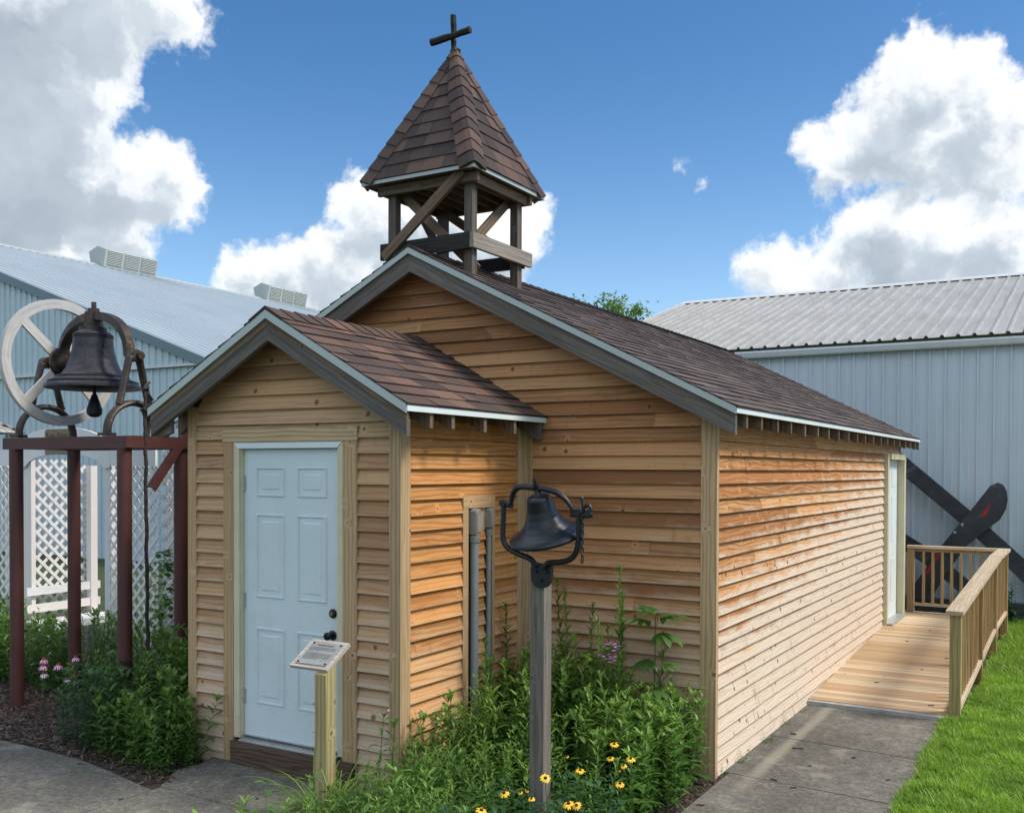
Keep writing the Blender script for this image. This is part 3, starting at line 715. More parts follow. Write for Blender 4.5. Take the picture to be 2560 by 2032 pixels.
# ---- side door
sd = MB(); sd.box(W1 + .001, W1 + .010, 7.80, 8.72, .24, 2.27)
for yy in (7.92, 8.30):
    for za, zb_ in ((.46, 1.0), (1.22, 1.80), (1.93, 2.14)): sd.box(W1 + .0105, W1 + .016, yy, yy + .26, za, zb_)
sdoor = sd.build('side_door', 'casing_white', church)
mb = MB(); mb.box(W1 + .002, W1 + .100, 8.735, 8.85, .20, 2.345); mb.box(W1 + .002, W1 + .075, 7.705, 7.79, .20, 2.345); mb.box(W1 + .002, W1 + .102, 7.792, 8.733, 2.275, 2.345); mb.build('side_door_casing', 'casing', church)
mb = MB(); mb.box(W1 + .002, W1 + .14, 7.706, 8.86, .232, .250); mb.build('side_door_sill', 'sill', church)
mb = MB(); mb.box(W1 - .1, W1 + .028, YB - .001, YB + .03, 0, 2.5); mb.build('corner_board', 'trim', church)

# ---- belfry (timbers a little slimmer than a full 4x4)
bx0, bx1, by0, by1 = -1.327, -.479, 1.548, 2.345
SH = .556; TY = 1.9786; ze_, za_ = 4.521, 5.700
mb = MB()
for q in range(4):
    ang = q * math.pi / 2; e = Vector((math.cos(ang), math.sin(ang), 0)); inn = Vector((-math.sin(ang), math.cos(ang), 0))
    cb = Vector((WR, TY, ze_)) - inn * SH
    s = (Vector((WR, TY, za_)) - cb); L = s.length; s.normalize(); n = e.cross(s)
    mb_ = mb
    shingles(mb_, cb, e, s, n, L, lambda t: -SH * (1 - max(t, 0) / L) - .006, lambda t: SH * (1 - max(t, 0) / L) + .006, .132, .12, .30, .012, .30)
for q in range(4):                                          # hip caps
    a = math.pi / 4 + q * math.pi / 2
    c0 = Vector((WR + SH * math.sqrt(2) * math.cos(a) * 1.01, TY + SH * math.sqrt(2) * math.sin(a) * 1.01, ze_ - .006)); c1 = Vector((WR, TY, za_ + .012))
    h = (c1 - c0); L = h.length; h.normalize(); out = Vector((math.cos(a), math.sin(a), 0)); nn = (out - h * out.dot(h)).normalized()
    a1 = Vector((math.cos(a - math.pi / 4), math.sin(a - math.pi / 4), 0)); a2 = Vector((math.cos(a + math.pi / 4), math.sin(a + math.pi / 4), 0))
    # directions lying in the two adjoining faces, perpendicular to the hip
    d1_ = []
    for av in (a1, a2):
        fn = (av * (za_ - ze_) + Vector((0, 0, SH))).normalized(); dd = h.cross(fn).normalized()
        if dd.dot(av - out * .7) < 0: dd = -dd
        if dd.dot(out) > 0: pass
        d1_.append((dd if (dd.dot(a2 - a1) > 0) == (av is a2) else -dd, fn))
    t = 0.0
    while t < L - .03:
        ta, tb = t, min(t + .155, L); wa_ = min(.13, .045 + (L - ta) * .16); wb_ = min(.13, .045 + (L - tb) * .16)
        rc = (max(0, random.betavariate(2, 2) - .25), 0, 0); h0, h1 = .022, .012
        rows_ = []
        for tt, ww, hh in ((ta, wa_, h0), (tb, wb_, h1)):
            b_ = c0 + h * tt
            (dA, fA), (dB, fB) = d1_
            sec = [b_ + dA * ww + fA * (hh * .75), b_ + dA * (ww * .28) + fA * hh, b_ + nn * (hh - .004), b_ + dB * (ww * .28) + fB * hh, b_ + dB * ww + fB * (hh * .75)]
            base = [b_ + dA * ww, b_ + dA * (ww * .28), b_, b_ + dB * (ww * .28), b_ + dB * ww]
            rows_.append((sec, base))
        for k in range(4):
            mb.face([rows_[0][0][k], rows_[0][0][k + 1], rows_[1][0][k + 1], rows_[1][0][k]], None, rc, 0, True)
            mb.face([rows_[0][1][k], rows_[0][1][k + 1], rows_[0][0][k + 1], rows_[0][0][k]], None, (0, 0, 0))
        for k in (0, 4): mb.face([rows_[0][1][k], rows_[0][0][k], rows_[1][0][k], rows_[1][1][k]], None, (.1, 0, 0))
        t += .132
spire = mb.build('belfry', 'shingle', church)
mb = MB(); s1, s2 = SH + .004, SH - .008
for (x0, x1, y0, y1) in ((WR - s1, WR + s1, TY - s1, TY - s2), (WR - s1, WR + s1, TY + s2, TY + s1), (WR - s1, WR - s2, TY - s2, TY + s2), (WR + s2, WR + s1, TY - s2, TY + s2)):
    mb.box(x0, x1, y0, y1, ze_ - .040, ze_ - .004)
mb.build('drip_edge', 'drip', spire)
mb = MB(); s3 = SH - .02
mb.face([(WR - s3, TY - s3, ze_ - .03), (WR - s3, TY + s3, ze_ - .03), (WR + s3, TY + s3, ze_ - .03), (WR + s3, TY - s3, ze_ - .03)], [(0, 0), (0, 1), (1, 1), (1, 0)])
for k in range(6):
    x = bx0 + .1 + k * .13; mb.box(x, x + .03, by0 - .04, by1 + .04, ze_ - .09, ze_ - .035)
mb.build('belfry_ceiling', 'brown_old', spire)
mb = MB()
mb.box(bx0 - .07, bx1 + .07, by0 - .038, by0 - .004, 4.405, 4.478); mb.box(bx0 - .07, bx1 + .07, by1 + .004, by1 + .038, 4.405, 4.478)
mb.box(bx1 + .004, bx1 + .038, by0 - .003, by1 + .003, 4.405, 4.478); mb.box(bx0 - .038, bx0 - .004, by0 - .003, by1 + .003, 4.405, 4.478)
mb.build('top_plate', 'brown_old', spire)
for (x, y) in ((bx0, by0), (bx1 - .088, by0), (bx0, by1 - .088), (bx1 - .088, by1 - .088)):
    mb = MB(); mb.box(x + .007, x + .081, y + .007, y + .081, 3.55, 4.46); mb.build('belfry_post', 'tower_wood', spire)
mb = MB()
mb.prism([(bx0 - .045, by0 - .036, 4.005), (bx1 + .0, by0 - .036, 4.012), (bx1 + .0, by0 - .036, 3.885), (-.80, by0 - .036, 3.872), (-.93, by0 - .036, 3.915), (-1.05, by0 - .036, 3.86), (bx0 - .045, by0 - .036, 3.872)], (0, .034, 0)); mb.build('rail_board', 'black_wood', spire)
mb = MB(); mb.box(bx1 + .001, bx1 + .036, by0 - .036, by1 + .10, 3.888, 4.005); mb.build('rail_board', 'rail_grey', spire)
mb = MB(); mb.box(bx0 - .045, bx1 + .0, by1 + .002, by1 + .036, 3.87, 3.985); mb.build('rail_board', 'black_wood', spire)
mb = MB(); mb.box(bx0 - .038, bx0 - .002, by0, by1, 3.88, 4.0); mb.build('rail_board', 'barnwood', spire)
def brace(a, b, th, w_=.036):
    d = (Vector(b) - Vector(a)).normalized(); t = Vector(th); hv = d.cross(t).normalized() * w_
    mb = MB(); mb.beam(a, b, t, hv); mb.build('cross_brace', 'brown_old', spire)
brace((-1.315, by0 - .056, 3.885), (-.535, by0 - .056, 4.50), (0, .017, 0), .040)
brace((bx0 + .06, by0 + .108, 4.46), (-.50, by0 + .108, 3.74), (0, .015, 0), .038)
brace((bx1 - .108, by0 + .10, 3.92), (bx1 - .108, by1 - .03, 4.47), (.015, 0, 0), .038)
brace((bx0 + .02, by1 - .108, 4.47), (bx1 - .02, by1 - .108, 3.92), (0, .015, 0), .038)
brace((bx0 + .108, by0 + .2, 4.44), (bx0 + .108, by1 - .05, 3.92), (.015, 0, 0), .038)
# cross of rough blackened timber
mb = MB()
def rough(mb, a, b, hw, hh, n=9):
    a, b = Vector(a), Vector(b); d = (b - a).normalized(); up = Vector((0, 0, 1)) if abs(d.z) < .9 else Vector((0, 1, 0)); x = d.cross(up).normalized(); y = x.cross(d)
    pts = [a + (b - a) * (i / n) + x * random.uniform(-.003, .003) + y * random.uniform(-.004, .004) for i in range(n + 1)]
    mb.tube(pts, [hw * random.uniform(.86, 1.1) for _ in pts], 8, flat=(1.15, hh / hw), up=up, at=(random.random(), .3, .5))
rough(mb, (-.957, 1.985, 5.66), (-.955, 1.975, 5.992), .023, .023)
cross = mb.build('cross', 'black_wood', church)
mb = MB(); rough(mb, (-1.155, 1.935, 5.786), (-.755, 1.935, 5.812), .026, .029, 11); mb.build('cross_arm', 'black_wood', cross)

# ------------------------------------------------------------------ ramp with railing
ramp = thing('access_ramp', 'new pine plank ramp with baluster railing along the church side wall', 'ramp', (2.15, 4.09, 0))
def deckz(y): return .045 + (.225 - .045) * min(1, max(0, (y - 4.08) / 3.62))
mb = MB(); y = 4.085
while y < 9.17:
    y1 = y + .0895; mb.quadbox([(1.556, y, deckz(y) - .03), (1.556, y1, deckz(y1) - .03), (1.556, y1, deckz(y1)), (1.556, y, deckz(y)),
                                (2.742, y, deckz(y) - .03), (2.742, y1, deckz(y1) - .03), (2.742, y1, deckz(y1) + random.uniform(-.001, .001)), (2.742, y, deckz(y))]); y = y1 + .004
mb.build('deck', 'deckwood', ramp)
mb = MB(); mb.prism([(2.70, 4.12, 0), (2.70, 9.17, -.02), (2.70, 9.17, .19), (2.70, 7.7, .19), (2.70, 4.12, .012)], (.035, 0, 0)); mb.prism([(1.60, 9.178, -.02), (2.74, 9.178, -.02), (2.74, 9.178, .2), (1.60, 9.178, .2)], (0, .035, 0)); mb.build('deck_joist', 'railwood', ramp)
px0, px1 = 2.745, 2.834
def railz(y): return .905 + (1.085 - .905) * min(1, max(0, (y - 4.1) / 3.85))
posts = (4.10, 5.95, 7.55, 9.14)
for i, y in enumerate(posts):
    mb = MB(); mb.box(px0, px1, y, y + .089, -.05, railz(y) - .001, axis=2); mb.build('railing_post', 'treated' if i == 0 else 'railwood', ramp)
mb = MB(); mb.box(1.60, 1.689, 9.14, 9.229, -.05, 1.08, axis=2); mb.build('railing_post', 'railwood', ramp)
def cap(a, b, hw=.07):
    mb = MB(); a, b = Vector(a), Vector(b); d = (b - a).normalized(); x = d.cross(Vector((0, 0, 1))).normalized(); n = x.cross(d)
    mb.beam(a, b, x * hw, n * .018); return mb
mb = cap((2.787, 4.06, railz(4.06) + .018), (2.787, 7.95, railz(7.95) + .018)); mb.build('handrail', 'railtop', ramp)
mb = cap((2.787, 7.953, 1.105), (2.787, 9.26, 1.105)); mb.build('handrail', 'railtop', ramp)
mb = cap((1.60, 9.185, 1.105), (2.714, 9.185, 1.105), .062); mb.build('handrail', 'railtop', ramp)
def lowz(y): return .09 + (.30 - .09) * min(1, max(0, (y - 4.1) / 3.6))
for ya, yb in zip(posts[:-1], posts[1:]):
    mb = MB(); mb.beam((2.790, ya + .09, lowz(ya + .09)), (2.790, yb - .001, lowz(yb)), (.044, 0, 0), (0, 0, .019)); mb.build('bottom_rail', 'railtop', ramp)
    mb = MB(); mb.beam((2.790, ya + .09, railz(ya + .09) - .02), (2.790, yb - .001, railz(yb) - .02), (.019, 0, 0), (0, 0, .019)); mb.build('top_rail', 'railwood', ramp)
    nb = int((yb - ya - .09) / .128); st_ = (yb - ya - .09) / (nb + 1)
    for k in range(nb):
        y = ya + .09 + st_ * (k + 1); mb = MB(); mb.box(2.775, 2.807, y - .016, y + .016, lowz(y) + .019, railz(y) - .04, axis=2); mb.build('baluster', 'railwood', ramp)
mb = MB(); mb.box(1.69, 2.744, 9.165, 9.203, .31, .346); mb.build('bottom_rail', 'railtop', ramp)
mb = MB(); mb.box(1.69, 2.744, 9.165, 9.203, 1.045, 1.083); mb.build('top_rail', 'railwood', ramp)
for k in range(8):
    x = 1.69 + 1.054 * (k + 1) / 9; mb = MB(); mb.box(x - .017, x + .017, 9.167, 9.200, .347, 1.044, axis=2); mb.build('baluster', 'railwood', ramp)
# ------------------------------------------------------------------ ground, concrete, beds
mb = MB(); mb.face([(-400, -300, -.035), (400, -300, -.035), (400, 600, -.035), (-400, 600, -.035)]); struct(mb.build('ground', 'lawnsoil'))
mb = MB(); mb.prism([(-9.5, -.45, -.02), (-1.70, -.62, -.02), (-.45, -.62, -.02), (-.30, -1.9, -.02), (1.50, -1.9, -.02), (1.60, 1.52, -.02), (1.6, 2.2, -.02), (-2, 3.5, -.02), (-9.5, 3.5, -.02)], (0, 0, .012))
bedsoil = struct(mb.build('planting_bed', 'soil'))
def slab(mb, poly, th=.12, jit=0):
    z = [p[2] if len(p) > 2 else 0.0 for p in poly]
    P = [Vector((p[0], p[1], zz)) for p, zz in zip(poly, z)]
    mb.face(P)
    for i in range(len(P)):
        a, b = P[i], P[(i + 1) % len(P)]; mb.face([b, a, a - Vector((0, 0, th)), b - Vector((0, 0, th))])
mb = MB()
g = .006
slab(mb, [(-9.5, -3.0), (-1.60, -3.0), (-1.59, -.62), (-1.72, -.60), (-2.1, -.515), (-2.6, -.43), (-3.2, -.41), (-4.2, -.43), (-9.5, -.44)])
slab(mb, [(-1.585, -3.0), (.1, -3.0), (-.32, -1.5), (-.43, -.60), (-1.582, -.545)])
slab(mb, [(-1.60, -.538), (-.44, -.592), (-.60, -.36), (-.45, -.04, .02), (-.42, -.002, .03), (-1.46, -.002, .05), (-1.70, .0, .05), (-1.66, -.14, .04), (-1.74, -.30, .02), (-1.66, -.45)])
X0r = 1.562
slab(mb, [(1.60, -3.0), (2.83, -3.0), (2.80, .46), (1.60, .50)]); slab(mb, [(1.60, .514), (2.80, .474), (2.775, 1.585), (1.60, 1.70)])
slab(mb, [(X0r, 1.713), (2.775, 1.599), (2.76, 2.72), (X0r, 2.82)]); slab(mb, [(X0r, 2.834), (2.76, 2.734), (2.745, 3.86), (2.745, 4.018), (X0r, 4.020)])
struct(mb.build('path', 'concrete'))
mb = MB(); slab(mb, [(X0r, 4.025, .036), (2.742, 4.022, .030), (2.742, 4.082, .036), (X0r, 4.082, .040)]); struct(mb.build('kerb', 'kerb'))

# ------------------------------------------------------------------ steel barns
def ribwall(mb, x0, x1, y, ztop, zbot, pitch=.2286, h=.036, both=False, mi=0, off=0.0):
    """vertical ribbed sheet facing -y between x0 and x1; ztop(x), zbot(x)"""
    prof = [(0, 0), (.010, h), (.034, h), (.044, 0), (.104, 0), (.110, .004), (.122, .004), (.128, 0), (.158, 0), (.164, .004), (.176, .004), (.182, 0)]
    pts = []; x = x0 + off
    while x < x1:
        for dx, o in prof:
            if x + dx < x1: pts.append((x + dx, o))
        x += pitch
    pts.append((x1, 0))
    for (a, oa), (b, ob) in zip(pts[:-1], pts[1:]):
        if b - a < 1e-4: continue
        mb.face([(a, y - oa, zbot(a)), (b, y - ob, zbot(b)), (b, y - ob, ztop(b)), (a, y - oa, ztop(a))], [(a, zbot(a)), (b, zbot(b)), (b, ztop(b)), (a, ztop(a))], (.5, .5, .5), mi)
def screws(mb, x0, x1, y, z, pitch=.2286, off=.022, mi=1, r=.009, yo=.021):
    x = x0 + off
    while x < x1:
        zz = z(x) if callable(z) else z
        if zz is not None: mb.tube([(x, y - yo, zz), (x, y - yo - .008, zz)], r, 6, mi=mi, caps=True)
        x += pitch

bR = thing('steel_barn', 'long white ribbed steel shed with weathered grey roof and gutter standing behind the church', 'barn', (2, 11.4, 0))
BX0, BX1, BY, BZ, RY, RZ = -4.868, 9.0, 11.4, 4.03, 17.826, 6.19
mb = MB(); ribwall(mb, BX0, BX1, BY, lambda x: 4.06, lambda x: -.03)
for z in (3.62, 2.86 - .55, .98 - .1, .1): screws(mb, BX0, BX1, BY, z)
mb.build('wall', ['metal_wall_right', 'screw'], bR)
mb = MB()
def roof_sheet(mb, x0, x1, p0, p1, pitch, h, mi=0):
    """ribbed roofing between eave line p0=(y,z) and ridge line p1"""
    s = Vector((0, p1[0] - p0[0], p1[1] - p0[1])); L = s.length; s.normalize(); n = Vector((0, -s.z, s.y)); n = n if n.z > 0 else -n
    prof = [(0, 0), (.018, h), (.050, h), (.068, 0)]
    x = x0; pts = []
    while x < x1:
        for dx, o in prof: pts.append((x + dx, o))
        x += pitch
    pts.append((x1, 0))
    for (a, oa), (b, ob) in zip(pts[:-1], pts[1:]):
        A = Vector((a, p0[0], p0[1])) + n * oa; B = Vector((b, p0[0], p0[1])) + n * ob
        mb.face([A, B, B + s * L, A + s * L], [(a, 0), (b, 0), (b, L), (a, L)], (.5, .5, .5), mi)
roof_sheet(mb, BX0 - .05, BX1, (BY - .16, 4.175), (RY, RZ), .2286, .034)
mb.face([(BX0 - .05, RY, RZ), (BX1, RY, RZ), (BX1, 2 * RY - BY, 4.12), (BX0 - .05, 2 * RY - BY, 4.12)])
mb.build('roof', 'metal_roof_right', bR)
mb = MB(); mb.prism([(BX0 - .08, RY - .20, RZ - .035), (BX0 - .08, RY, RZ + .055), (BX0 - .08, RY + .2, RZ - .035), (BX0 - .08, RY + .2, RZ - .06), (BX0 - .08, RY, RZ + .035), (BX0 - .08, RY - .21, RZ - .034)], (BX1 - BX0 + .08, 0, 0)); mb.box(BX0 - .09, BX0 - .05, BY - .1, RY, 4.0, 4.02)
mb.prism([(BX0 - .085, BY - .17, 4.05), (BX0 - .085, RY, RZ - .10), (BX0 - .085, RY, RZ + .05), (BX0 - .085, BY - .17, 4.20)], (.034, 0, 0)); mb.build('roof_trim', 'metal_trim', bR)
mb = MB(); mb.prism([(BX0, BY - .03, 4.12), (BX0, BY - .15, 4.13), (BX0, BY - .165, 4.10), (BX0, BY - .145, 4.03), (BX0, BY - .13, 4.012), (BX0, BY - .03, 4.012)], (BX1 - BX0, 0, 0)); mb.build('gutter', 'metal_trim', bR)
mb = MB(); mb.prism([(BX0, BY, -.03), (BX0, 2 * RY - BY, -.03), (BX0, 2 * RY - BY, 4.05), (BX0, RY, RZ - .02), (BX0, BY, 4.05)], (-.004, 0, 0)); mb.build('end_wall', 'metal_wall_right', bR)

bL = thing('steel_barn', 'big pale blue steel barn with slate blue rake trim behind the white rose arbor', 'barn', (-20, 10.2, 0))
LX, LZ, LY, PIT = -26.485, 9.174, 10.2, .3462
lz = lambda x: LZ - PIT * abs(x - LX)
EXL = -8.2
mb = MB(); zsm = 4.40
ribwall(mb, -44.5, EXL, LY, lambda x: max(min(lz(x) - .05, 40), zsm + .05) if lz(x) - .05 > zsm + .05 else lz(x) - .05, lambda x: min(zsm + .04, lz(x) - .06))
ribwall(mb, -30, EXL, LY + .03, lambda x: min(zsm - .01, lz(x) - .05), lambda x: -.03)
mb.face([(-44.5, LY + .06, -.03), (-30, LY + .06, -.03), (-30, LY + .06, 4.4), (-44.5, LY + .06, 4.0)])
for zc in (3.6, 2.1, .7): screws(mb, -24, EXL, LY + .03, zc)
screws(mb, -24.5, EXL, LY, lambda x: (lz(x) - .35) if lz(x) > 4.9 else None)
mb.build('wall', ['metal_wall_left', 'screw'], bL)
mb = MB(); mb.box(-30, EXL - 4.6, LY - .07, LY + .02, zsm - .0, zsm + .055); mb.build('wall_flashing', 'metal_trim', bL)
mb = MB(); mb.prism([(LX, LY - .10, LZ + .02), (EXL, LY - .10, lz(EXL) + .02), (EXL, LY - .10, lz(EXL) - .20), (LX, LY - .10, LZ - .20)], (0, .09, 0)); mb.prism([(LX, LY - .10, LZ + .02), (-44.5, LY - .10, lz(-44.5) + .02), (-44.5, LY - .10, lz(-44.5) - .20), (LX, LY - .10, LZ - .20)], (0, .09, 0)); mb.build('rake_trim', 'metal_trim_left', bL)
mb = MB(); s = Vector((EXL - LX, 0, lz(EXL) - LZ)); Ls = s.length; s.normalize(); nrm = Vector((-s.z, 0, s.x)); yy = LY - .09; pts = []
while yy < 42:
    for dx, o in ((0, 0), (.02, .045), (.07, .045), (.09, 0)): pts.append((yy + dx, o))
    yy += .305
for (a, oa), (b, ob) in zip(pts[:-1], pts[1:]):
    A = Vector((LX, a, LZ + .02)) + nrm * oa; B = Vector((LX, b, LZ + .02)) + nrm * ob
    mb.face([A, A + s * Ls, B + s * Ls, B], [(a, 0), (a, Ls), (b, Ls), (b, 0)])
mb.face([(LX, LY, LZ), (LX, 42, LZ), (-44.5, 42, lz(-44.5)), (-44.5, LY, lz(-44.5))])
mb.build('roof', 'metal_roof_left', bL)
mb = MB(); mb.prism([(LX - .2, LY - .1, LZ - .02), (LX, LY - .1, LZ + .09), (LX + .2, LY - .1, LZ - .02)], (0, 42 - LY, 0)); mb.build('ridge_cap', 'vent', bL)
for ya, yb in ((17.35, 19.55), (25.15, 27.45)):
    mb = MB(); w_, w0 = .46, .32; zb0, zm, zt = LZ - .05, LZ + .54, LZ + .70
    mb.prism([(LX - w0, ya, zb0), (LX + w0, ya, zb0), (LX + w_, ya, zm), (LX, ya, zt), (LX - w_, ya, zm)], (0, yb - ya, 0))
    for k in range(3):
        y0, y1 = ya + .12 + k * (yb - ya - .12) / 3, ya + (k + 1) * (yb - ya - .04) / 3
        for q in range(9):
            z = zb0 + .12 + q * .055; xo = LX + w0 + (w_ - w0) * (z - zb0) / (zm - zb0)
            mb.prism([(xo + .002, y0, z), (xo + .03, y0, z - .012), (xo + .03, y0, z - .004), (xo + .006, y0, z + .03)], (0, y1 - y0, 0))
    mb.build('roof_vent', 'vent', bL)

# ------------------------------------------------------------------ red steel bell frame and the great bell
fr = thing('steel_bell_tower', 'red oxide steel pipe frame of four posts carrying the big old bell', 'bell frame', (-3.76, .57, 0))
FX0, FX1, FY0, FY1, FZ = -4.485, -3.03, .29, .86, 2.395
for (x, y) in ((FX0, FY0), (FX1, FY0), (FX0, FY1), (FX1, FY1)):
    mb = MB(); mb.tube([(x, y, -.03), (x, y, 1.2), (x, y, FZ - .095)], .058, 24); mb.build('post', 'red_steel', fr)
mb = MB()
for (y, sg) in ((FY0 - .05, 1), (FY1 + .05, -1)):
    mb.box(FX0 - .115, FX1 + .075, y, y + sg * .008, FZ - .098, FZ) if sg > 0 else mb.box(FX0 - .115, FX1 + .075, y - .008, y, FZ - .098, FZ)
    mb.box(FX0 - .11, FX1 + .07, min(y, y + sg * .07) + .0005, max(y, y + sg * .07), FZ - .008, FZ + .001); mb.box(FX0 - .11, FX1 + .07, min(y, y + sg * .07) + .0005, max(y, y + sg * .07), FZ - .099, FZ - .090)
mb.build('beam', 'red_steel', fr)
mb = MB(); mb.box(FX0 - .12, FX0 - .116, FY0 - .05, FY1 + .06, FZ - .095, FZ + .002, axis=1); mb.build('beam', 'red_steel', fr)
mb = MB(); mb.box(FX1 + .078, FX1 + .086, FY0 - .05, FY1 + .10, FZ - .095, FZ + .003, axis=1); mb.box(FX1 + .0, FX1 + .0785, FY0 + .03, FY1 - .03, FZ - .002, FZ + .005, axis=1); mb.build('beam', 'red_steel', fr)
mb = MB(); a, b = Vector((-2.925, .86, 2.435)), Vector((-2.925, .485, 1.96)); d = (b - a).normalized(); hv = d.cross(Vector((1, 0, 0))).normalized()
mb.beam(a, b, (.004, 0, 0), hv * .030); mb.beam(a + hv * .0285 - Vector((.028, 0, 0)), b + hv * .0285 - Vector((.028, 0, 0)), (.024, 0, 0), hv * .004)
mb.build('hanging_brace', 'red_steel', fr)

bell = thing('big_bell', 'large weathered dark bell in cast stands with a white wheel, on the red frame', 'bell', (-3.77, .57, 2.4))
BC = Vector((-3.80, .57, 0)); n = 56
prof = [(0, 3.36), (.14, 3.365), (.20, 3.35), (.262, 3.325), (.285, 3.29), (.293, 3.24), (.302, 3.16), (.318, 3.06), (.345, 2.98), (.388, 2.915), (.445, 2.875), (.462, 2.872), (.468, 2.865), (.55, 2.825), (.59, 2.795), (.592, 2.776), (.575, 2.770), (.50, 2.80), (.40, 2.86), (.30, 2.98), (.26, 3.15), (.24, 3.28), (0, 3.32)]
prof = [(r_ * (.675 - .11 * min(1, max(0, (z - 2.88) / .3))), 3.345 - (3.36 - z) * .88) for r_, z in prof]
mb = MB(); mb.lathe(prof, BC, n)
for z, r_ in ((3.295, .161), (3.277, .165), (2.931, .292), (2.887, .366)): mb.tube([BC + Vector((r_ * math.cos(a), r_ * math.sin(a), z)) for a in np.linspace(0, 2 * math.pi, 49)], .006, 6, caps=False)
mb.build('bell_body', 'bronze', bell)
mb = MB(); mb.tube([BC + Vector((.04, -.02, z)) for z in (3.2, 2.78, 2.72)], [.012, .016, .02], 10); mb.lathe([(0, 2.775), (.022, 2.775), (.03, 2.75), (.048, 2.70), (.066, 2.645), (.062, 2.605), (.035, 2.58), (0, 2.575)], BC + Vector((.04, -.02, 0)), 20)
mb.build('clapper', 'iron', bell)
# yoke: half hoop over the bell in the x-z plane
mb = MB(); pts = []; nseg = 26
for k in range(nseg + 1):
    a = math.pi * k / nseg; x = math.cos(a); z = math.sin(a); px = -3.775 - .455 * x; pz = 3.085 + .375 * (abs(z) ** .82 if z > 0 else 0); pts.append((px, .57, pz))
mb.tube(pts, .052, 12, flat=(.55, 1.35), up=(0, 1, 0) if False else (1, 0, 0)) if False else None
for (p0, p1) in zip(pts[:-1], pts[1:]):
    pass
def bandstrip(mb, pts, half_w, half_t, ctr):
    """flat cast band following pts (in an x-z plane): wide along y, thin radially"""
    P = [Vector(p) for p in pts]; secs = []
    for i, p in enumerate(P):
        d = (P[min(i + 1, len(P) - 1)] - P[max(i - 1, 0)]).normalized(); yv = Vector(ctr); r_ = d.cross(yv).normalized()
        hw = half_w[i] if isinstance(half_w, list) else half_w; ht = half_t[i] if isinstance(half_t, list) else half_t
        secs.append([p + yv * hw - r_ * ht, p + yv * hw * .8 + r_ * ht, p - yv * hw * .8 + r_ * ht, p - yv * hw - r_ * ht])
    for a, b in zip(secs[:-1], secs[1:]):
        for k in range(4): mb.face([a[k], a[(k + 1) % 4], b[(k + 1) % 4], b[k]], None, (.5, .5, .5))
    mb.face(secs[0][::-1]); mb.face(secs[-1])
bandstrip(mb, pts, .050, [.016 + .020 * math.sin(math.pi * k / nseg) for k in range(nseg + 1)], (0, 1, 0))
mb.tube([(-3.79, .57, 3.36), (-3.79, .57, 3.50)], .075, 6); mb.tube([(-3.79, .57, 3.47), (-3.79, .57, 3.53)], .047, 6); mb.tube([(-3.79, .57, 3.53), (-3.79, .57, 3.585)], .022, 10)
mb.tube([(-4.46, .57, 3.085), (-4.18, .57, 3.085)], .038, 14); mb.tube([(-3.34, .57, 3.085), (-3.165, .57, 3.085)], .034, 14)
mb.lathe([(0, 3.335), (.115, 3.335), (.115, 3.362), (.075, 3.37), (.07, 3.40), (0, 3.40)], (-3.80, .57, 0), 24)
mb.build('yoke', 'rust', bell)
def stand(x, nm='bell_stand'):
    mb = MB(); t = .026; Yc = .548
    sec = (1.0, .62)
    top = Vector((x, Yc, 3.085))
    mb.tube([(x - .04, Yc, 3.085), (x + .04, Yc, 3.085)], .052, 18)
    for sg in (-1, 1):
        pts_ = [top + Vector((0, sg * .012, .02)), top + Vector((0, sg * .050, -.02)), (x, Yc + sg * .078, 2.95), (x, Yc + sg * .115, 2.80), (x, Yc + sg * .150, 2.665)]
        mb.tube(pts_, [.030, .034, .031, .031, .034], 10, flat=(1.25, .75), up=(1, 0, 0))
        arch = [(x, Yc + sg * (.265 * math.sin(a)), 2.44 + .245 * math.cos(a)) for a in np.linspace(.05, math.pi / 2, 10)] + [(x, Yc + sg * .268, 2.405)]
        mb.tube(arch, .034, 10, flat=(1.3, .8), up=(1, 0, 0))
        mb.box(x - .062, x + .062, Yc + sg * .268 - .045, Yc + sg * .268 + .045, FZ + .006, FZ + .030)
        mb.tube([(x + .03, Yc + sg * .268, FZ + .03), (x + .03, Yc + sg * .268, FZ + .05)], .014, 6)
    return mb.build(nm, 'rust', bell)
stand(-3.235); stand(-4.43)
mb = MB(); mb.tube([(-3.205, .66, 2.68), (-3.20, .66, 2.60), (-3.20, .66, 2.555)], [.045, .052, .03], 10); mb.tube([(-3.20, .66, 2.56), (-3.20, .67, 2.5), (-3.20, .655, 2.41)], .016, 8)
mb.tube([(-3.10, .60, 2.86), (-3.11, .56, 2.83), (-3.11, .55, 2.79), (-3.11, .60, 2.75), (-3.12, .64, 2.71)], .011, 8); mb.build('clapper_lever', 'rust', bell)
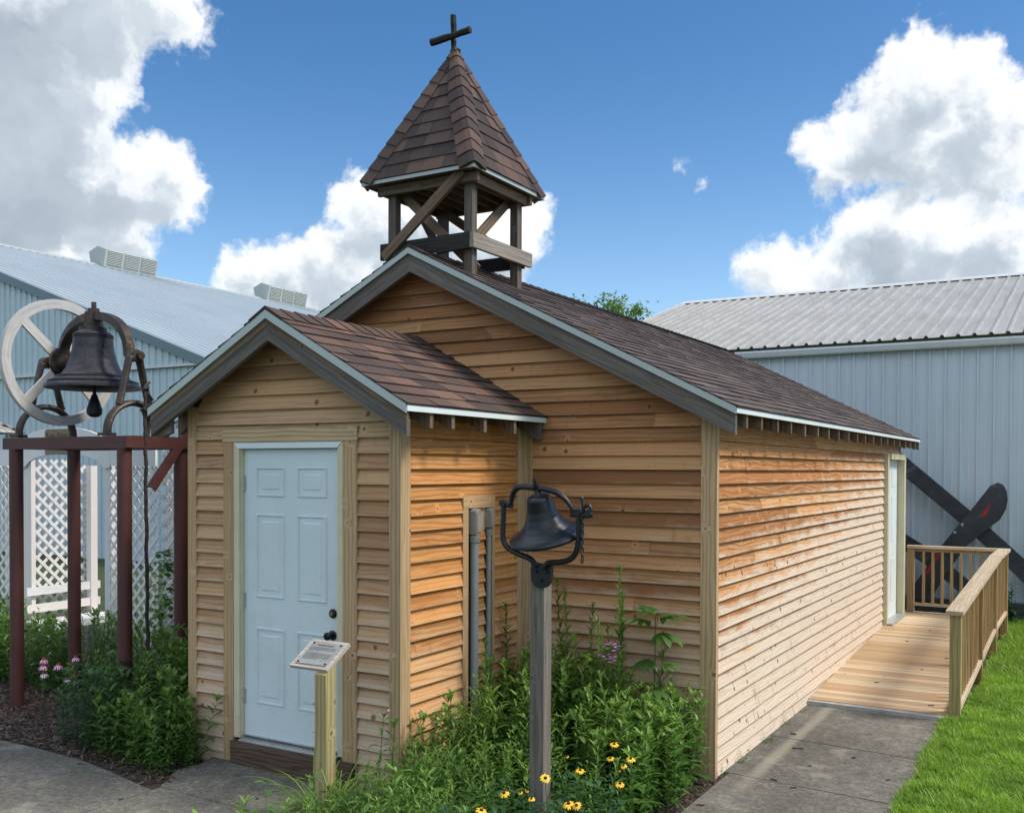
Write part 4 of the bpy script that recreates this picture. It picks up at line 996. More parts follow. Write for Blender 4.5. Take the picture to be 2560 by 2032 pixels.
# white wheel in the y-z plane
WC = Vector((-4.275, .580, 3.080)); WRad, WIn = .565, .48
wheel = MB()
def ring(mb, c, ro, ri, t, n=64):
    for k in range(n):
        a0, a1 = 2 * math.pi * k / n, 2 * math.pi * (k + 1) / n
        f = lambda r, a, dx: (c.x + dx, c.y + r * math.cos(a), c.z + r * math.sin(a))
        ou = k * .06; at = (.5 + .3 * math.sin(k // 16 * 2.3), .5, .5)
        for q in ([f(ri, a0, t), f(ro, a0, t), f(ro, a1, t), f(ri, a1, t)], [f(ri, a1, -t), f(ro, a1, -t), f(ro, a0, -t), f(ri, a0, -t)]):
            mb.face(q, [(ou, 0), (ou, ro - ri), (ou + .06, ro - ri), (ou + .06, 0)], at)
        mb.face([f(ro, a0, t), f(ro, a0, -t), f(ro, a1, -t), f(ro, a1, t)], [(ou, .2), (ou, .25), (ou + .06, .25), (ou + .06, .2)], at, 0, True); mb.face([f(ri, a1, t), f(ri, a1, -t), f(ri, a0, -t), f(ri, a0, t)], [(ou, .2), (ou, .25), (ou + .06, .25), (ou + .06, .2)], at, 0, True)
ring(wheel, WC, WRad, WIn, .024); wh = wheel.build('wheel', 'wheel_wood', bell)
for a in (R(47), R(137), R(227), R(317)):
    mb = MB(); dv = Vector((0, math.cos(a), math.sin(a))); pv = Vector((0, -math.sin(a), math.cos(a)))
    mb.beam(WC + dv * .08 + Vector((.03, 0, 0)), WC + dv * .50 + Vector((.012, 0, 0)), pv * .042, (.013, 0, 0)); mb.build('spoke', 'wheel_wood', wh)
mb = MB(); rotY = Matrix.Rotation(R(90), 3, 'Y'); mb.lathe([(0, 0), (.125, 0), (.135, .012), (.12, .022), (.07, .03), (.045, .10), (0, .10)], WC + Vector((.030, -.01, .0)), 22, mat=rotY)
for a in (R(50), R(140), R(230), R(320)): mb.tube([WC + Vector((.045, -.01 + .095 * math.cos(a), .095 * math.sin(a))), WC + Vector((.072, -.01 + .095 * math.cos(a), .095 * math.sin(a)))], .016, 6)
mb.build('wheel_hub', 'rust', wh)
# bell rope
mb = MB(); pts = []
for i in range(61):
    t = i / 60; z = 2.77 - t * 2.35; pts.append((-2.95 + .004 * math.sin(i * .9), .425 + .028 * t + .003 * math.sin(i * .5), z))
mb.tube(pts, [.0135 * (1 + .22 * (i % 2)) for i in range(61)], 8)
mb.tube([(-2.965, .425, 2.76), (-2.935, .415, 2.79), (-2.93, .44, 2.80), (-2.96, .45, 2.775)], .016, 8); mb.tube([(-2.97, .41, 2.61), (-2.93, .41, 2.625), (-2.92, .44, 2.60), (-2.96, .45, 2.585)], .017, 8)
rope = tag(mb.build('bell_rope', 'rope'), 'dark knotted bell rope hanging from the big bell past the red frame into the plants', 'rope')

# ------------------------------------------------------------------ small black farm bell on its grey post
PX, PY = 1.1185, -.215
mb = MB(); zz_ = [-.05, .4, .8, 1.2, 1.585]
for a, b in zip(zz_[:-1], zz_[1:]): pass
mb.box(PX - .0445, PX + .0445, PY, PY + .089, -.05, 1.585, axis=2)
post = tag(mb.build('wooden_post', 'oldpost'), 'weathered grey square timber post standing among the flowers and carrying the black farm bell', 'post')
fb = thing('farm_bell', 'small black painted farm bell in a yoke on the grey post', 'bell', (1.165, -.25, 1.55))
BYp = -.262
def flat_iron(mb, pts, w_, t_, yv=(0, 1, 0)): bandstrip(mb, [(x, y, z) for x, y, z in pts], w_, t_, yv)
def smooth_path(pts, n=5):
    P = [Vector(p) for p in pts]; out = []
    for i in range(len(P) - 1):
        p0, p1, p2, p3 = P[max(i - 1, 0)], P[i], P[i + 1], P[min(i + 2, len(P) - 1)]
        for k in range(n):
            t = k / n; out.append(.5 * ((2 * p1) + (p2 - p0) * t + (2 * p0 - 5 * p1 + 4 * p2 - p3) * t * t + (3 * p1 - p0 - 3 * p2 + p3) * t ** 3))
    return out + [P[-1]]
mb = MB(); by = BYp
left = [(.928, by, 1.942), (.926, by, 1.87), (.922, by, 1.79), (.926, by, 1.735), (.952, by, 1.697), (1.01, by, 1.668), (1.075, by, 1.648), (1.11, by, 1.632), (1.135, by + .01, 1.60)]
right = [(1.400, by, 1.905), (1.404, by, 1.83), (1.402, by, 1.755), (1.388, by, 1.69), (1.350, by, 1.648), (1.29, by, 1.630), (1.235, by, 1.625), (1.21, by, 1.618), (1.18, by + .01, 1.59)]
for side in (left, right):
    mb.tube(smooth_path(side), .0150, 10, flat=(1.0, 1.1), up=(0, 1, 0))
poly = [(1.098, by + .012, 1.625), (1.150, by + .012, 1.612), (1.165, by + .012, 1.606), (1.182, by + .012, 1.612), (1.232, by + .012, 1.625), (1.226, by + .012, 1.56)] + [(1.162 + .062 * math.cos(a), by + .012, 1.538 + .062 * math.sin(a)) for a in np.linspace(-.15, -math.pi + .15, 12)] + [(1.100, by + .012, 1.56)]
mb.prism(poly, (0, .028, 0))
for (x, z) in ((1.130, 1.572), (1.194, 1.572), (1.162, 1.520)): mb.tube([(x, by + .011, z), (x, by + .002, z)], .011, 6)
mb.tube([(.928, by - .022, 1.945), (.928, by + .022, 1.945)], .020, 12); mb.tube([(.915, by, 1.940), (.985, by, 1.928)], .013, 10); mb.tube([(1.355, by, 1.893), (1.46, by, 1.887)], .014, 10); mb.tube([(1.400, by - .018, 1.905), (1.400, by + .018, 1.905)], .020, 12)
mb.build('bracket', 'iron', fb)
mb = MB(); yk = [(.960, by, 1.931), (.978, by - .004, 1.945), (.984, by - .006, 1.972), (1.000, by - .012, 2.010), (1.035, by - .022, 2.035), (1.085, by - .028, 2.040), (1.150, by - .030, 2.034), (1.215, by - .028, 2.028), (1.280, by - .022, 2.010), (1.330, by - .014, 1.975), (1.362, by - .006, 1.930), (1.374, by, 1.895)]
yy_ = smooth_path(yk); N = len(yy_); mb.tube(yy_, [.011 + .008 * math.sin(math.pi * i / (N - 1)) for i in range(N)], 10, flat=(1.0, .95), up=(0, 1, 0))
mb.build('yoke', 'iron', fb)
rot = Matrix.Rotation(R(-3.5), 3, 'Y') @ Matrix.Rotation(R(18), 3, 'X')
top = Vector((1.162, by - .028, 2.010))
mb = MB(); mb.lathe([(0, .085), (.008, .083), (.010, .070), (.013, .068), (.013, .058), (.007, .055), (.007, .048), (.020, .046), (.020, .034), (.011, .03), (.014, .012), (.024, -.012), (.030, -.024), (0, -.026)], top, 14, mat=rot); mb.build('hanger_bolt', 'iron', fb)
mb = MB(); mb.lathe([(0, -.016), (.050, -.018), (.062, -.024), (.069, -.036), (.074, -.060), (.083, -.10), (.097, -.14), (.118, -.178), (.146, -.206), (.176, -.224), (.188, -.230), (.193, -.232), (.206, -.242), (.212, -.252), (.212, -.262), (.205, -.268), (.192, -.262), (.16, -.24), (.12, -.20), (.085, -.13), (.06, -.05), (0, -.04)], top, 64, mat=rot); mb.build('bell_body', 'bell_black', fb)
mb = MB(); cp = top + rot @ Vector((0, 0, -.2)); mb.tube([top, cp], .008, 8); mb.tube([cp, cp - rot @ Vector((0, 0, .02))], .022, 10); mb.build('clapper', 'iron', fb)
mb = MB(); mb.tube(smooth_path([(1.430, by, 1.890), (1.436, by - .01, 1.93), (1.430, by - .01, 1.965), (1.426, by - .01, 1.985), (1.418, by - .01, 1.975)]), .0095, 8); mb.tube(smooth_path([(1.436, by, 1.935), (1.450, by, 1.945), (1.466, by, 1.942), (1.474, by, 1.925), (1.472, by, 1.90), (1.478, by, 1.885)]), .010, 8)
mb.tube([(1.462, by - .014, 1.900), (1.462, by + .014, 1.900)], .020, 12); mb.tube([(1.44, by, 1.888), (1.488, by, 1.888)], .010, 8); mb.build('crank', 'iron', fb)
mb = MB()
for k in range(13):
    z = 1.885 - k * .0155; ang = k * 1.1; o = Vector((math.cos(ang), math.sin(ang), 0)) * .007; c0 = Vector((1.430, by - .012, z))
    mb.tube([c0 + o + Vector((0, 0, .008)), c0 + o * 1.3, c0 - Vector((0, 0, .009)) + o * .3, c0 - o * 1.2, c0 - o + Vector((0, 0, .008))], .0042, 6)
mb.tube(smooth_path([(1.430, by - .012, 1.688), (1.437, by - .012, 1.67), (1.438, by - .012, 1.648), (1.432, by - .012, 1.634), (1.424, by - .012, 1.638), (1.427, by - .012, 1.66), (1.430, by - .012, 1.688)]), .0038, 6); mb.build('chain', 'iron', fb)

# ------------------------------------------------------------------ information sign on its post
sg_ = thing('information_sign', 'engraved plaque on a slanted board and yellowish post before the porch door', 'sign', (-.25, -.45, 0))
AX, AY = -.262, -.457
mb = MB(); mb.quadbox([(AX - .0445, AY, -.05), (AX + .0445, AY, -.05), (AX + .0445, AY + .089, -.05), (AX - .0445, AY + .089, -.05), (AX - .0445, AY, .880), (AX + .0445, AY, .880), (AX + .0445, AY + .089, .932), (AX - .0445, AY + .089, .932)]); mb.build('post', 'treated', sg_)
bl = Vector((-.523, -.448, .913)); bw = .305; bh = .25; th_ = .55
dv = Vector((0, math.cos(th_), math.sin(th_))); nv_ = Vector((0, -math.sin(th_), math.cos(th_))); ex_ = Vector((1, 0, 0))
mb = MB(); mb.quadbox([bl - nv_ * .022, bl, bl + dv * bh, bl + dv * bh - nv_ * .022, bl + ex_ * bw - nv_ * .022, bl + ex_ * bw, bl + ex_ * bw + dv * bh, bl + ex_ * bw + dv * bh - nv_ * .022]); board = mb.build('sign_board', 'shake_pale', sg_)
def onb(u, v, h=0): return bl + ex_ * u + dv * v + nv_ * h
mb = MB(); a0, a1, b0, b1 = .034, .282, .024, .222
mb.prism([onb(a0, b0, .003), onb(a1, b0, .003), onb(a1, b1, .003), onb(a0, b1, .003)], nv_ * .004); plate = mb.build('plaque', 'plate', sg_)
for (u, v) in ((.048, .036), (.268, .036), (.268, .210), (.048, .210)):
    mb = MB(); mb.lathe([(0, .012), (.006, .011), (.0085, .0075), (.0085, .006)], Vector((0, 0, 0)), 12)
    mb.v = [tuple(onb(u, v) + ex_ * x + dv * y + nv_ * z) for x, y, z in mb.v]; mb.build('plaque_screw', 'lock', plate)
mb = MB(); rr = random.Random(3)
for i, v in enumerate([.172, .162, .152, .142, .118, .108, .098, .088, .078, .068]):
    u = .052; end = .262 if i not in (3, 9) else (.085 if i == 3 else .17)
    while u < end - .004:                                     # illegible small print
        wl = rr.uniform(.007, .022); mb.prism([onb(u, v, .0075), onb(min(u + wl, end), v, .0075), onb(min(u + wl, end), v + .0042, .0075), onb(u, v + .0042, .0075)], nv_ * .0004); u += wl + .0035
mb.build('small_print', 'ink', plate)
def text_obj(s, size, origin, ux, uy, nm, mat, parent, ext=.0006):
    cu = bpy.data.curves.new(nm, 'FONT'); cu.body = s; cu.size = size; cu.align_x = 'CENTER'; cu.extrude = ext; cu.resolution_u = 2
    tmp = bpy.data.objects.new(nm + '_tmp', cu); COL.objects.link(tmp); bpy.context.view_layer.update()
    me = bpy.data.meshes.new_from_object(tmp.evaluated_get(bpy.context.evaluated_depsgraph_get())); bpy.data.objects.remove(tmp); bpy.data.curves.remove(cu)
    uz = Vector(ux).cross(Vector(uy)); mt_ = Matrix((Vector(ux), Vector(uy), uz)).transposed().to_4x4(); mt_.translation = origin
    me.transform(mt_); me.materials.clear(); me.materials.append(M[mat]); o = bpy.data.objects.new(nm, me); COL.objects.link(o); o.parent = parent
    return o
text_obj('PIONEER CHURCH', .0165, onb(.158, .190, .0082), ex_, dv, 'lettering', 'ink', plate)

# ------------------------------------------------------------------ rose arbor, bench, lattice
arb = thing('rose_arbor', 'white painted rose arbor with arched header, lattice panels and a brown name board', 'arbor', (-5.6, 1.7, 0))
AYf = 1.60
def lattice(nm, org, ea, en, W, H, parent, sp=.098, wd=.034, th=.006, mat='white_wood', flip=False):
    """diagonal lath panel; org lower corner, ea along, en out of the panel"""
    org, ea, en = map(Vector, (org, ea, en)); up = Vector((0, 0, 1)); mb = MB()
    for layer, sgn in ((0, 1), (1, -1)):
        c = -W
        cmin, cmax = (-W, H) if sgn > 0 else (0, W + H)
        c = cmin + sp * .6
        while c < cmax:
            # line v = sgn*u + c clipped to the rectangle
            pts = []
            if sgn > 0: u0, u1 = max(0, -c), min(W, H - c)
            else: u0, u1 = max(0, c - H), min(W, c)
            if u1 - u0 > .03:
                v0, v1 = sgn * u0 + c, sgn * u1 + c
                a = org + ea * u0 + up * v0 + en * (layer * (th + .001)); b = org + ea * u1 + up * v1 + en * (layer * (th + .001))
                d = (b - a).normalized(); mb.beam(a, b, en * (th / 2), d.cross(en).normalized() * (wd / 2))
            c += sp * 1.414
    return mb.build(nm, mat, parent)
up = (0, 0, 1)
mb = MB(); mb.box(-6.415, -6.270, AYf, AYf + .05, -.03, 2.24, axis=2); mb.build('arbor_post', 'white_wood', arb)
for (x, y) in ((-6.300, 2.30), (-5.035, 1.60), (-5.035, 2.33)):
    if y > 2 and x > -6: continue
    mb = MB(); mb.box(x, x + .085, y, y + .085, -.03, 2.16, axis=2); mb.build('arbor_post', 'white_wood', arb)
xc_, hw_ = -5.72, .70
topc = [(xc_ + .80 * math.cos(a), AYf - .03, 2.33 + .235 * math.sin(a)) for a in np.linspace(math.pi, 0, 18)]
botc = [(xc_ + .05 + .66 * math.cos(a), AYf - .03, 2.135 + .15 * math.sin(a)) for a in np.linspace(0, math.pi, 18)]
mb = MB(); tt = [(-6.44, AYf - .03, 2.33)] + topc[1:-1] + [(-4.92, AYf - .03, 2.33)]; bb_ = [(-4.92, AYf - .03, 2.135), *botc, (-6.44, AYf - .03, 2.135)]
for i in range(len(tt) - 1):
    # quads between the curves keep the mesh clean
    t0, t1 = tt[i], tt[i + 1]; f0, f1 = i / (len(tt) - 1), (i + 1) / (len(tt) - 1)
    def bx(f):
        x = -6.44 + (1.52) * f; q = (x - (xc_ + .05)) / .66; return (x, AYf - .03, 2.135 + (.15 * math.sqrt(max(0, 1 - q * q)) if abs(q) < 1 else 0))
    mb.prism([bx(f0), bx(f1), t1, t0], (0, .028, 0), at=(.4, .3, .5))
mb.build('arch_header', 'white_wood', arb)
mb = MB(); mb.box(-4.918, -4.225, AYf - .028, AYf - .002, 2.155, 2.335); mb.build('side_header', 'white_wood', arb)
mb = MB(); mb.box(-8.4, -6.442, AYf - .028, AYf - .002, 2.155, 2.335); mb.build('side_header', 'white_wood', arb)
lattice('lattice_panel', (-5.02, AYf + .002, .02), (1, 0, 0), (0, 1, 0), .80, 2.13, arb)
lattice('lattice_panel', (-8.4, AYf + .002, .02), (1, 0, 0), (0, 1, 0), 1.98, 2.13, arb)
lattice('lattice_panel', (-6.335, AYf + .055, .02), (0, 1, 0), (1, 0, 0), .66, 2.2, arb, sp=.098)
lattice('lattice_panel', (-4.22, AYf + .05, .02), (1, 0, 0), (0, 1, 0), 1.3, 2.32, arb)
lattice('lattice_panel', (-5.02, AYf + .75, .02), (1, 0, 0), (0, 1, 0), 2.6, 2.25, arb)
mb = MB(); mb.prism([(-5.966, AYf - .040, 2.275), (-5.545, AYf - .040, 2.272), (-5.543, AYf - .040, 2.548), (-5.935, AYf - .040, 2.548), (-5.966, AYf - .040, 2.525)], (0, .009, 0)); sb = mb.build('name_board', 'signwood', arb)
text_obj('Rose Arbor', .078, Vector((-5.755, AYf - .0412, 2.458)), Vector((1, 0, 0)), Vector((0, 0, 1)), 'lettering', 'lock', sb)
bench = thing('garden_bench', 'white painted slatted garden bench against the lattice inside the arbor', 'bench', (-6.05, 1.9, 0))
for z0, z1 in ((.737, .823), (.548, .636)):
    mb = MB(); mb.box(-6.252, -6.228, 1.52, 2.43, z0, z1); mb.build('back_slat', 'white_wood', bench)
for k in range(3):
    mb = MB(); mb.box(-6.22 + k * .115, -6.115 + k * .115, 1.45, 2.40, .447, .470); mb.build('seat_slat', 'white_wood', bench)
mb = MB(); mb.box(-5.872, -5.848, 1.45, 2.40, .395, .468); mb.build('seat_apron', 'white_wood', bench)
for (x, y) in ((-6.22, 1.50), (-6.22, 2.30), (-5.94, 1.50), (-5.94, 2.30)):
    mb = MB(); mb.box(x, x + .06, y, y + .06, -.03, .446, axis=2); mb.build('leg', 'white_wood', bench)
gz = thing('garden_shelter', 'small shelter with a grey wood shake roof at the left edge', 'shelter', (-12.85, 3.95, 0))
mb = MB()
def shakes(org, e, s, L, ulo, uhi, expo=.13):
    org, e, s = map(Vector, (org, e, s)); n = e.cross(s).normalized(); n = n if n.z > 0 else -n; t = 0
    while t < L:
        a, b = ulo(t), uhi(t); u = a
        while u < b:
            wd = random.uniform(.07, .16); u1 = min(u + wd, b); p = org + s * (t + random.uniform(-.012, .012)); at = (random.random(), random.random(), .5)
            h = random.uniform(.016, .024); A = p + e * (u + .003); B = p + e * (u1 - .003)
            mb.quadbox([A, B, B + n * h, A + n * h, A + s * .19, B + s * .19, B + s * .19 + n * .004, A + s * .19 + n * .004], at=at); u = u1
        t += expo
HX, HY, HZ, HS = -12.85, 3.95, 2.70, 1.12
for q in range(4):
    a = q * math.pi / 2; e = Vector((math.cos(a), math.sin(a), 0)); inn = Vector((-math.sin(a), math.cos(a), 0)); cb = Vector((HX, HY, HZ)) - inn * HS
    s = Vector((HX, HY, HZ + .62)) - cb; L = s.length; s.normalize(); shakes(cb, e, s, L, lambda t: -HS * (1 - t / L), lambda t: HS * (1 - t / L))
mb.build('roof', 'shake', gz)
for (x, y) in ((-.95, -.95), (.95, -.95), (-.95, .95), (.95, .95)):
    mb = MB(); mb.box(HX + x - .045, HX + x + .045, HY + y - .045, HY + y + .045, -.03, 2.70, axis=2); mb.build('post', 'white_wood', gz)

# ------------------------------------------------------------------ old black blades leaning on the barn wall
def blade(label, poly, y, lean=.0, th=.05, holes=(), patches=()):
    zb = min(p[1] for p in poly)
    f = lambda x, z, o=0: (x, y + lean * (z - zb) - o, z)
    mb = MB(); n = len(poly); mb.prism([f(x, z) for x, z in poly], (0, th, 0)); o = mb.build('windmill_sail', 'blade')
    tag(o, label, 'blade', 'black wooden blades leaning on the barn')
    for (x, z) in holes:
        mb = MB(); mb.tube([f(x, z, -.001), f(x, z, .012)], .020, 12); c = mb.build('bolt', 'steel', o); c.parent = o; c.matrix_parent_inverse = Matrix.Identity(4)
    for pt in patches:
        mb = MB(); mb.prism([f(x, z, .003) for x, z in pt], (0, .002, 0)); c = mb.build('paint_patch', 'redpaint', o)
    return o
blade('upper long black blade running down to the right across the barn wall', [(.6, 2.86), (1.23, 2.375), (2.20, 1.525), (2.73, 1.03), (3.35, .44), (3.9, -.03), (3.45, -.03), (2.92, .50), (2.13, 1.28), (1.23, 2.06), (.6, 2.56)], 10.98, .04)
blade('wide round ended black blade crossing the others, pointing up to the right', [(1.30, -.02), (1.62, .10), (1.90, .62), (2.16, 1.02), (2.40, 1.25), (2.60, 1.42), (2.68, 1.58), (2.70, 1.72), (2.685, 1.84), (2.64, 1.93), (2.57, 1.965), (2.47, 1.92), (2.20, 1.535), (2.00, 1.27), (1.80, .99), (1.55, .58), (1.22, .10)], 10.82, .03,
      holes=((2.10, 1.34), (2.0, 1.22)), patches=([(2.33, 1.45), (2.36, 1.53), (2.43, 1.60), (2.47, 1.68), (2.455, 1.56), (2.43, 1.48)], [(1.72, .84), (1.83, 1.0), (1.80, .86), (1.62, .55), (1.60, .62)]))
blade('lower black blade lying across the foot of the round ended one', [(.7, 1.60), (1.25, 1.19), (1.68, .93), (2.20, .50), (2.71, .26), (3.10, -.02), (2.88, -.02), (2.66, .03), (2.15, .26), (1.66, .66), (1.24, .94), (.7, 1.30)], 10.88, .03,
      patches=([(2.70, .20), (2.80, .17), (2.88, .08), (2.80, .06), (2.72, .11)],))
mb = MB(); mb.box(1.1, 3.0, 10.62, 10.78, -.03, .24)
tag(mb.build('wooden_beam', 'blade'), 'long black timber lying at the foot of the barn wall behind the ramp', 'beam')
# ------------------------------------------------------------------ plants
class PB:
    """numpy-friendly plant builder (quads only); per-vertex colour (rand, youth, 0)"""
    def __init__(s): s.V = []; s.Q = []; s.A = []; s.M = []
    def strip(s, secs, at, mi=0):
        b = len(s.V); n = len(secs[0])
        for sec in secs: s.V += [tuple(p) for p in sec]; s.A += [at] * n
        for i in range(len(secs) - 1):
            for k in range(n - 1):
                s.Q.append((b + i * n + k, b + i * n + k + 1, b + (i + 1) * n + k + 1, b + (i + 1) * n + k)); s.M.append(mi)
    def leaf(s, p, az, pitch, L, W, droop=.8, fold=.25, seg=4, at=(.5, .3, 0), mi=0, prof=None, twist=0.0):
        p = Vector(p); secs = []; pos = p.copy(); pt = pitch
        side = Vector((-math.sin(az), math.cos(az), 0))
        for i in range(seg + 1):
            t = i / seg; d = Vector((math.cos(az) * math.cos(pt), math.sin(az) * math.cos(pt), math.sin(pt)))
            upv = side.cross(d) * -1
            sd = (side * math.cos(twist * t) + upv * math.sin(twist * t))
            wd = W * .5 * ((math.sin(math.pi * min(1, t * .92 + .06)) ** .8) if prof is None else prof(t))
            if i == seg: wd = W * .02
            secs.append([pos - sd * wd + upv * wd * fold, pos, pos + sd * wd + upv * wd * fold])
            pos = pos + d * (L / seg); pt -= droop / seg
        s.strip(secs, at, mi)
    def stem(s, pts, r0, r1, at=(.4, .2, 0), mi=0, n=4):
        P = [Vector(p) for p in pts]; secs = []
        for i, p in enumerate(P):
            r = r0 + (r1 - r0) * i / max(1, len(P) - 1)
            secs.append([p + Vector((math.cos(2 * math.pi * k / n) * r, math.sin(2 * math.pi * k / n) * r, 0)) for k in range(n + 1)])
        s.strip(secs, at, mi)
    def arr(s): return np.array(s.V), np.array(s.Q), np.array(s.A), np.array(s.M)
    def obj(s, name, mats, parent=None):
        V, Q, A, Mi = s.arr(); return mesh_np(name, V, Q, A, mats, parent, Mi)
ru = random.uniform
def stem_path(h, lean=.08, n=6):
    a = ru(0, 6.28); l = ru(0, lean) * h; w_ = ru(-.02, .02) * h
    return [Vector((math.cos(a) * l * (t / n) ** 1.6 + w_ * math.sin(t / n * 3), math.sin(a) * l * (t / n) ** 1.6, h * t / n)) for t in range(n + 1)]
def along(P, t):
    f = t * (len(P) - 1); i = min(int(f), len(P) - 2); return P[i].lerp(P[i + 1], f - i)
def narrow(h, step=.022, L0=.095, wr=.17, start=.05, tipc=1.0, lean=.08, pb=None, base=(0, 0, 0), top_tuft=True):
    """goldenrod-like stem: narrow leaves spiralling all the way up"""
    pb = pb or PB(); P = [p + Vector(base) for p in stem_path(h, lean)]; pb.stem(P, .0035, .0018, (.5, .3, 0)); az = ru(0, 6.28); z = start
    while z < h:
        t = z / h; L = L0 * (1.05 - .55 * t) * ru(.8, 1.15) * (.6 + .4 * min(1, t * 4))
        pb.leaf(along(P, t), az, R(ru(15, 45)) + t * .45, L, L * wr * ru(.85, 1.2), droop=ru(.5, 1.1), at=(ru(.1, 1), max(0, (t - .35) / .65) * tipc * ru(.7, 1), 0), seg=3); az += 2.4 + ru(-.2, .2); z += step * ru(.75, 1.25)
    if top_tuft:
        for k in range(9): pb.leaf(along(P, 1) - Vector((0, 0, ru(0, .02))), ru(0, 6.28), R(ru(35, 80)), ru(.02, .045), .009, droop=.6, at=(1, ru(.8, 1) * tipc, 0), seg=3)
    return pb
def bushy(h, pairs=9, L0=.10, wr=.26, lean=.15, tipc=.8, pb=None):
    """opposite lance leaves, fuller top rosette"""
    pb = pb or PB(); P = stem_path(h, lean); pb.stem(P, .004, .002, (.4, .2, 0)); az = ru(0, 3.14)
    for k in range(pairs):
        t = (k + 1.2) / (pairs + .6)
        for q in (0, math.pi):
            L = L0 * (1.0 - .25 * abs(t - .6)) * ru(.8, 1.15); pb.leaf(along(P, min(1, t)), az + q + ru(-.2, .2), R(ru(10, 40)) + .5 * t * t, L, L * wr, droop=ru(.6, 1.3), at=(ru(0, 1), max(0, (t - .4) / .6) * tipc, 0), seg=4)
        az += 1.57
    for k in range(7): pb.leaf(P[-1], ru(0, 6.28), R(ru(30, 75)), L0 * ru(.35, .6), L0 * .14, droop=.7, at=(1, ru(.7, 1) * tipc, 0), seg=3)
    return pb
def broad(h, n=9, L0=.11, wr=.42, pb=None, lean=.2):
    pb = pb or PB(); P = stem_path(h, lean); pb.stem(P, .003, .002, (.3, .2, 0)); az = ru(0, 6.28)
    for k in range(n):
        t = (k + .5) / n; L = L0 * ru(.7, 1.1) * (1.1 - .5 * t); pb.leaf(along(P, t), az, R(ru(5, 50)), L, L * wr, droop=ru(.6, 1.4), fold=.18, at=(ru(0, .8), ru(0, .35), 0), seg=4); az += 2.4
    return pb
def mass(name, protos, places, mat, label, cat=None, kind='stuff'):
    """one mesh out of many placed prototypes: places = (proto, x, y, z, scale, rot, tilt)"""
    VV, QQ, AA = [], [], []; off = 0
    for pi, x, y, z, sc, rot, tilt in places:
        V, Q, A, _ = protos[pi]; ta = rot * 1.7
        c, s_ = math.cos(rot), math.sin(rot); W = V * sc
        X = W[:, 0] * c - W[:, 1] * s_; Y = W[:, 0] * s_ + W[:, 1] * c; Z = W[:, 2]
        X = X + Z * math.tan(tilt) * math.cos(ta) + x; Y = Y + Z * math.tan(tilt) * math.sin(ta) + y
        VV.append(np.stack([X, Y, Z + z], 1)); QQ.append(Q + off); B = A.copy(); B[:, 0] = np.clip(B[:, 0] + ru(-.3, .3), 0, 1); AA.append(B); off += len(V)
    o = mesh_np(name, np.concatenate(VV), np.concatenate(QQ), np.concatenate(AA), mat)
    return tag(o, label, cat, kind=kind)

P_nar = [narrow(1.0, step=.031, L0=.185, wr=.19).arr() for _ in range(8)]
P_bus = [bushy(1.0, pairs=11, L0=.22, wr=.24).arr() for _ in range(6)]
P_bro = [broad(1.0, n=10, L0=.26, wr=.42).arr() for _ in range(6)]
def inpoly(x, y, poly):
    c = False; j = len(poly) - 1
    for i in range(len(poly)):
        if (poly[i][1] > y) != (poly[j][1] > y) and x < (poly[j][0] - poly[i][0]) * (y - poly[i][1]) / (poly[j][1] - poly[i][1]) + poly[i][0]: c = not c
        j = i
    return c
def scatter(poly, dens):
    xs = [p[0] for p in poly]; ys = [p[1] for p in poly]; A = (max(xs) - min(xs)) * (max(ys) - min(ys)); out = []
    for _ in range(int(A * dens)):
        x, y = ru(min(xs), max(xs)), ru(min(ys), max(ys))
        if inpoly(x, y, poly): out.append((x, y))
    return out
# --- front bed: height field read off the photograph's silhouette, in metres
def bed_h(x, y):
    h = .38 + .10 * math.sin(x * 5.1 + y * 3.3) * .6 + .06 * math.sin(x * 11 - y * 7)
    h += .27 * max(0, min(1, (y - .0) / 1.0))                                  # taller towards the wall
    h += .12 * math.exp(-((x - .35) ** 2) / .12) * max(0, min(1, (y + .2) / .9))
    if x > 1.0: h += -.06 + .10 * math.exp(-((x - 1.35) ** 2) / .05) * max(0, min(1, (y - .2)))
    if x < .12: h -= .08
    return h
bed_main = [(.12, -1.75), (1.42, -1.75), (1.50, -.3), (1.50, .75), (1.52, 1.35), (1.45, 1.42), (.12, 1.42), (.12, -.06), (-.14, -.12), (-.22, -.32), (.0, -.8)]
pl = []
for x, y in scatter(bed_main, 250):
    if abs(x - PX) < .07 and abs(y - (PY + .045)) < .07: continue
    if abs(x - (-.25)) < .09 and abs(y + .42) < .10: continue
    h = bed_h(x, y) * ru(.72, 1.12)
    broadz = (y < -.15 and x > .95)
    if broadz and random.random() < .72: continue
    pl.append((random.randrange(8) if random.random() < .74 else 8 + random.randrange(12), x, y, -.01, h * (1 if random.random() < .93 else 1.25), ru(0, 6.28), ru(0, .22)))
for x, y in scatter([(.35, .95), (1.10, .95), (1.15, 1.42), (.35, 1.42)], 26): pl.append((random.randrange(8), x, y, -.01, ru(.70, 1.0), ru(0, 6.28), ru(0, .12)))
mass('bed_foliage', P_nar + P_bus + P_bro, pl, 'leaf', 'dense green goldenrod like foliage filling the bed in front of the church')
pl = []
for x, y in scatter([(.80, -1.75), (1.62, -1.75), (1.60, -.3), (1.52, .15), (1.1, .1), (.85, -.4)], 190):
    if abs(x - PX) < .07 and abs(y - (PY + .045)) < .07: continue
    pl.append((random.randrange(6), x, y, -.01, ru(.30, .46), ru(0, 6.28), ru(0, .3)))
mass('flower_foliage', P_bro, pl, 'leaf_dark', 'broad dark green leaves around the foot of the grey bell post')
pl = []
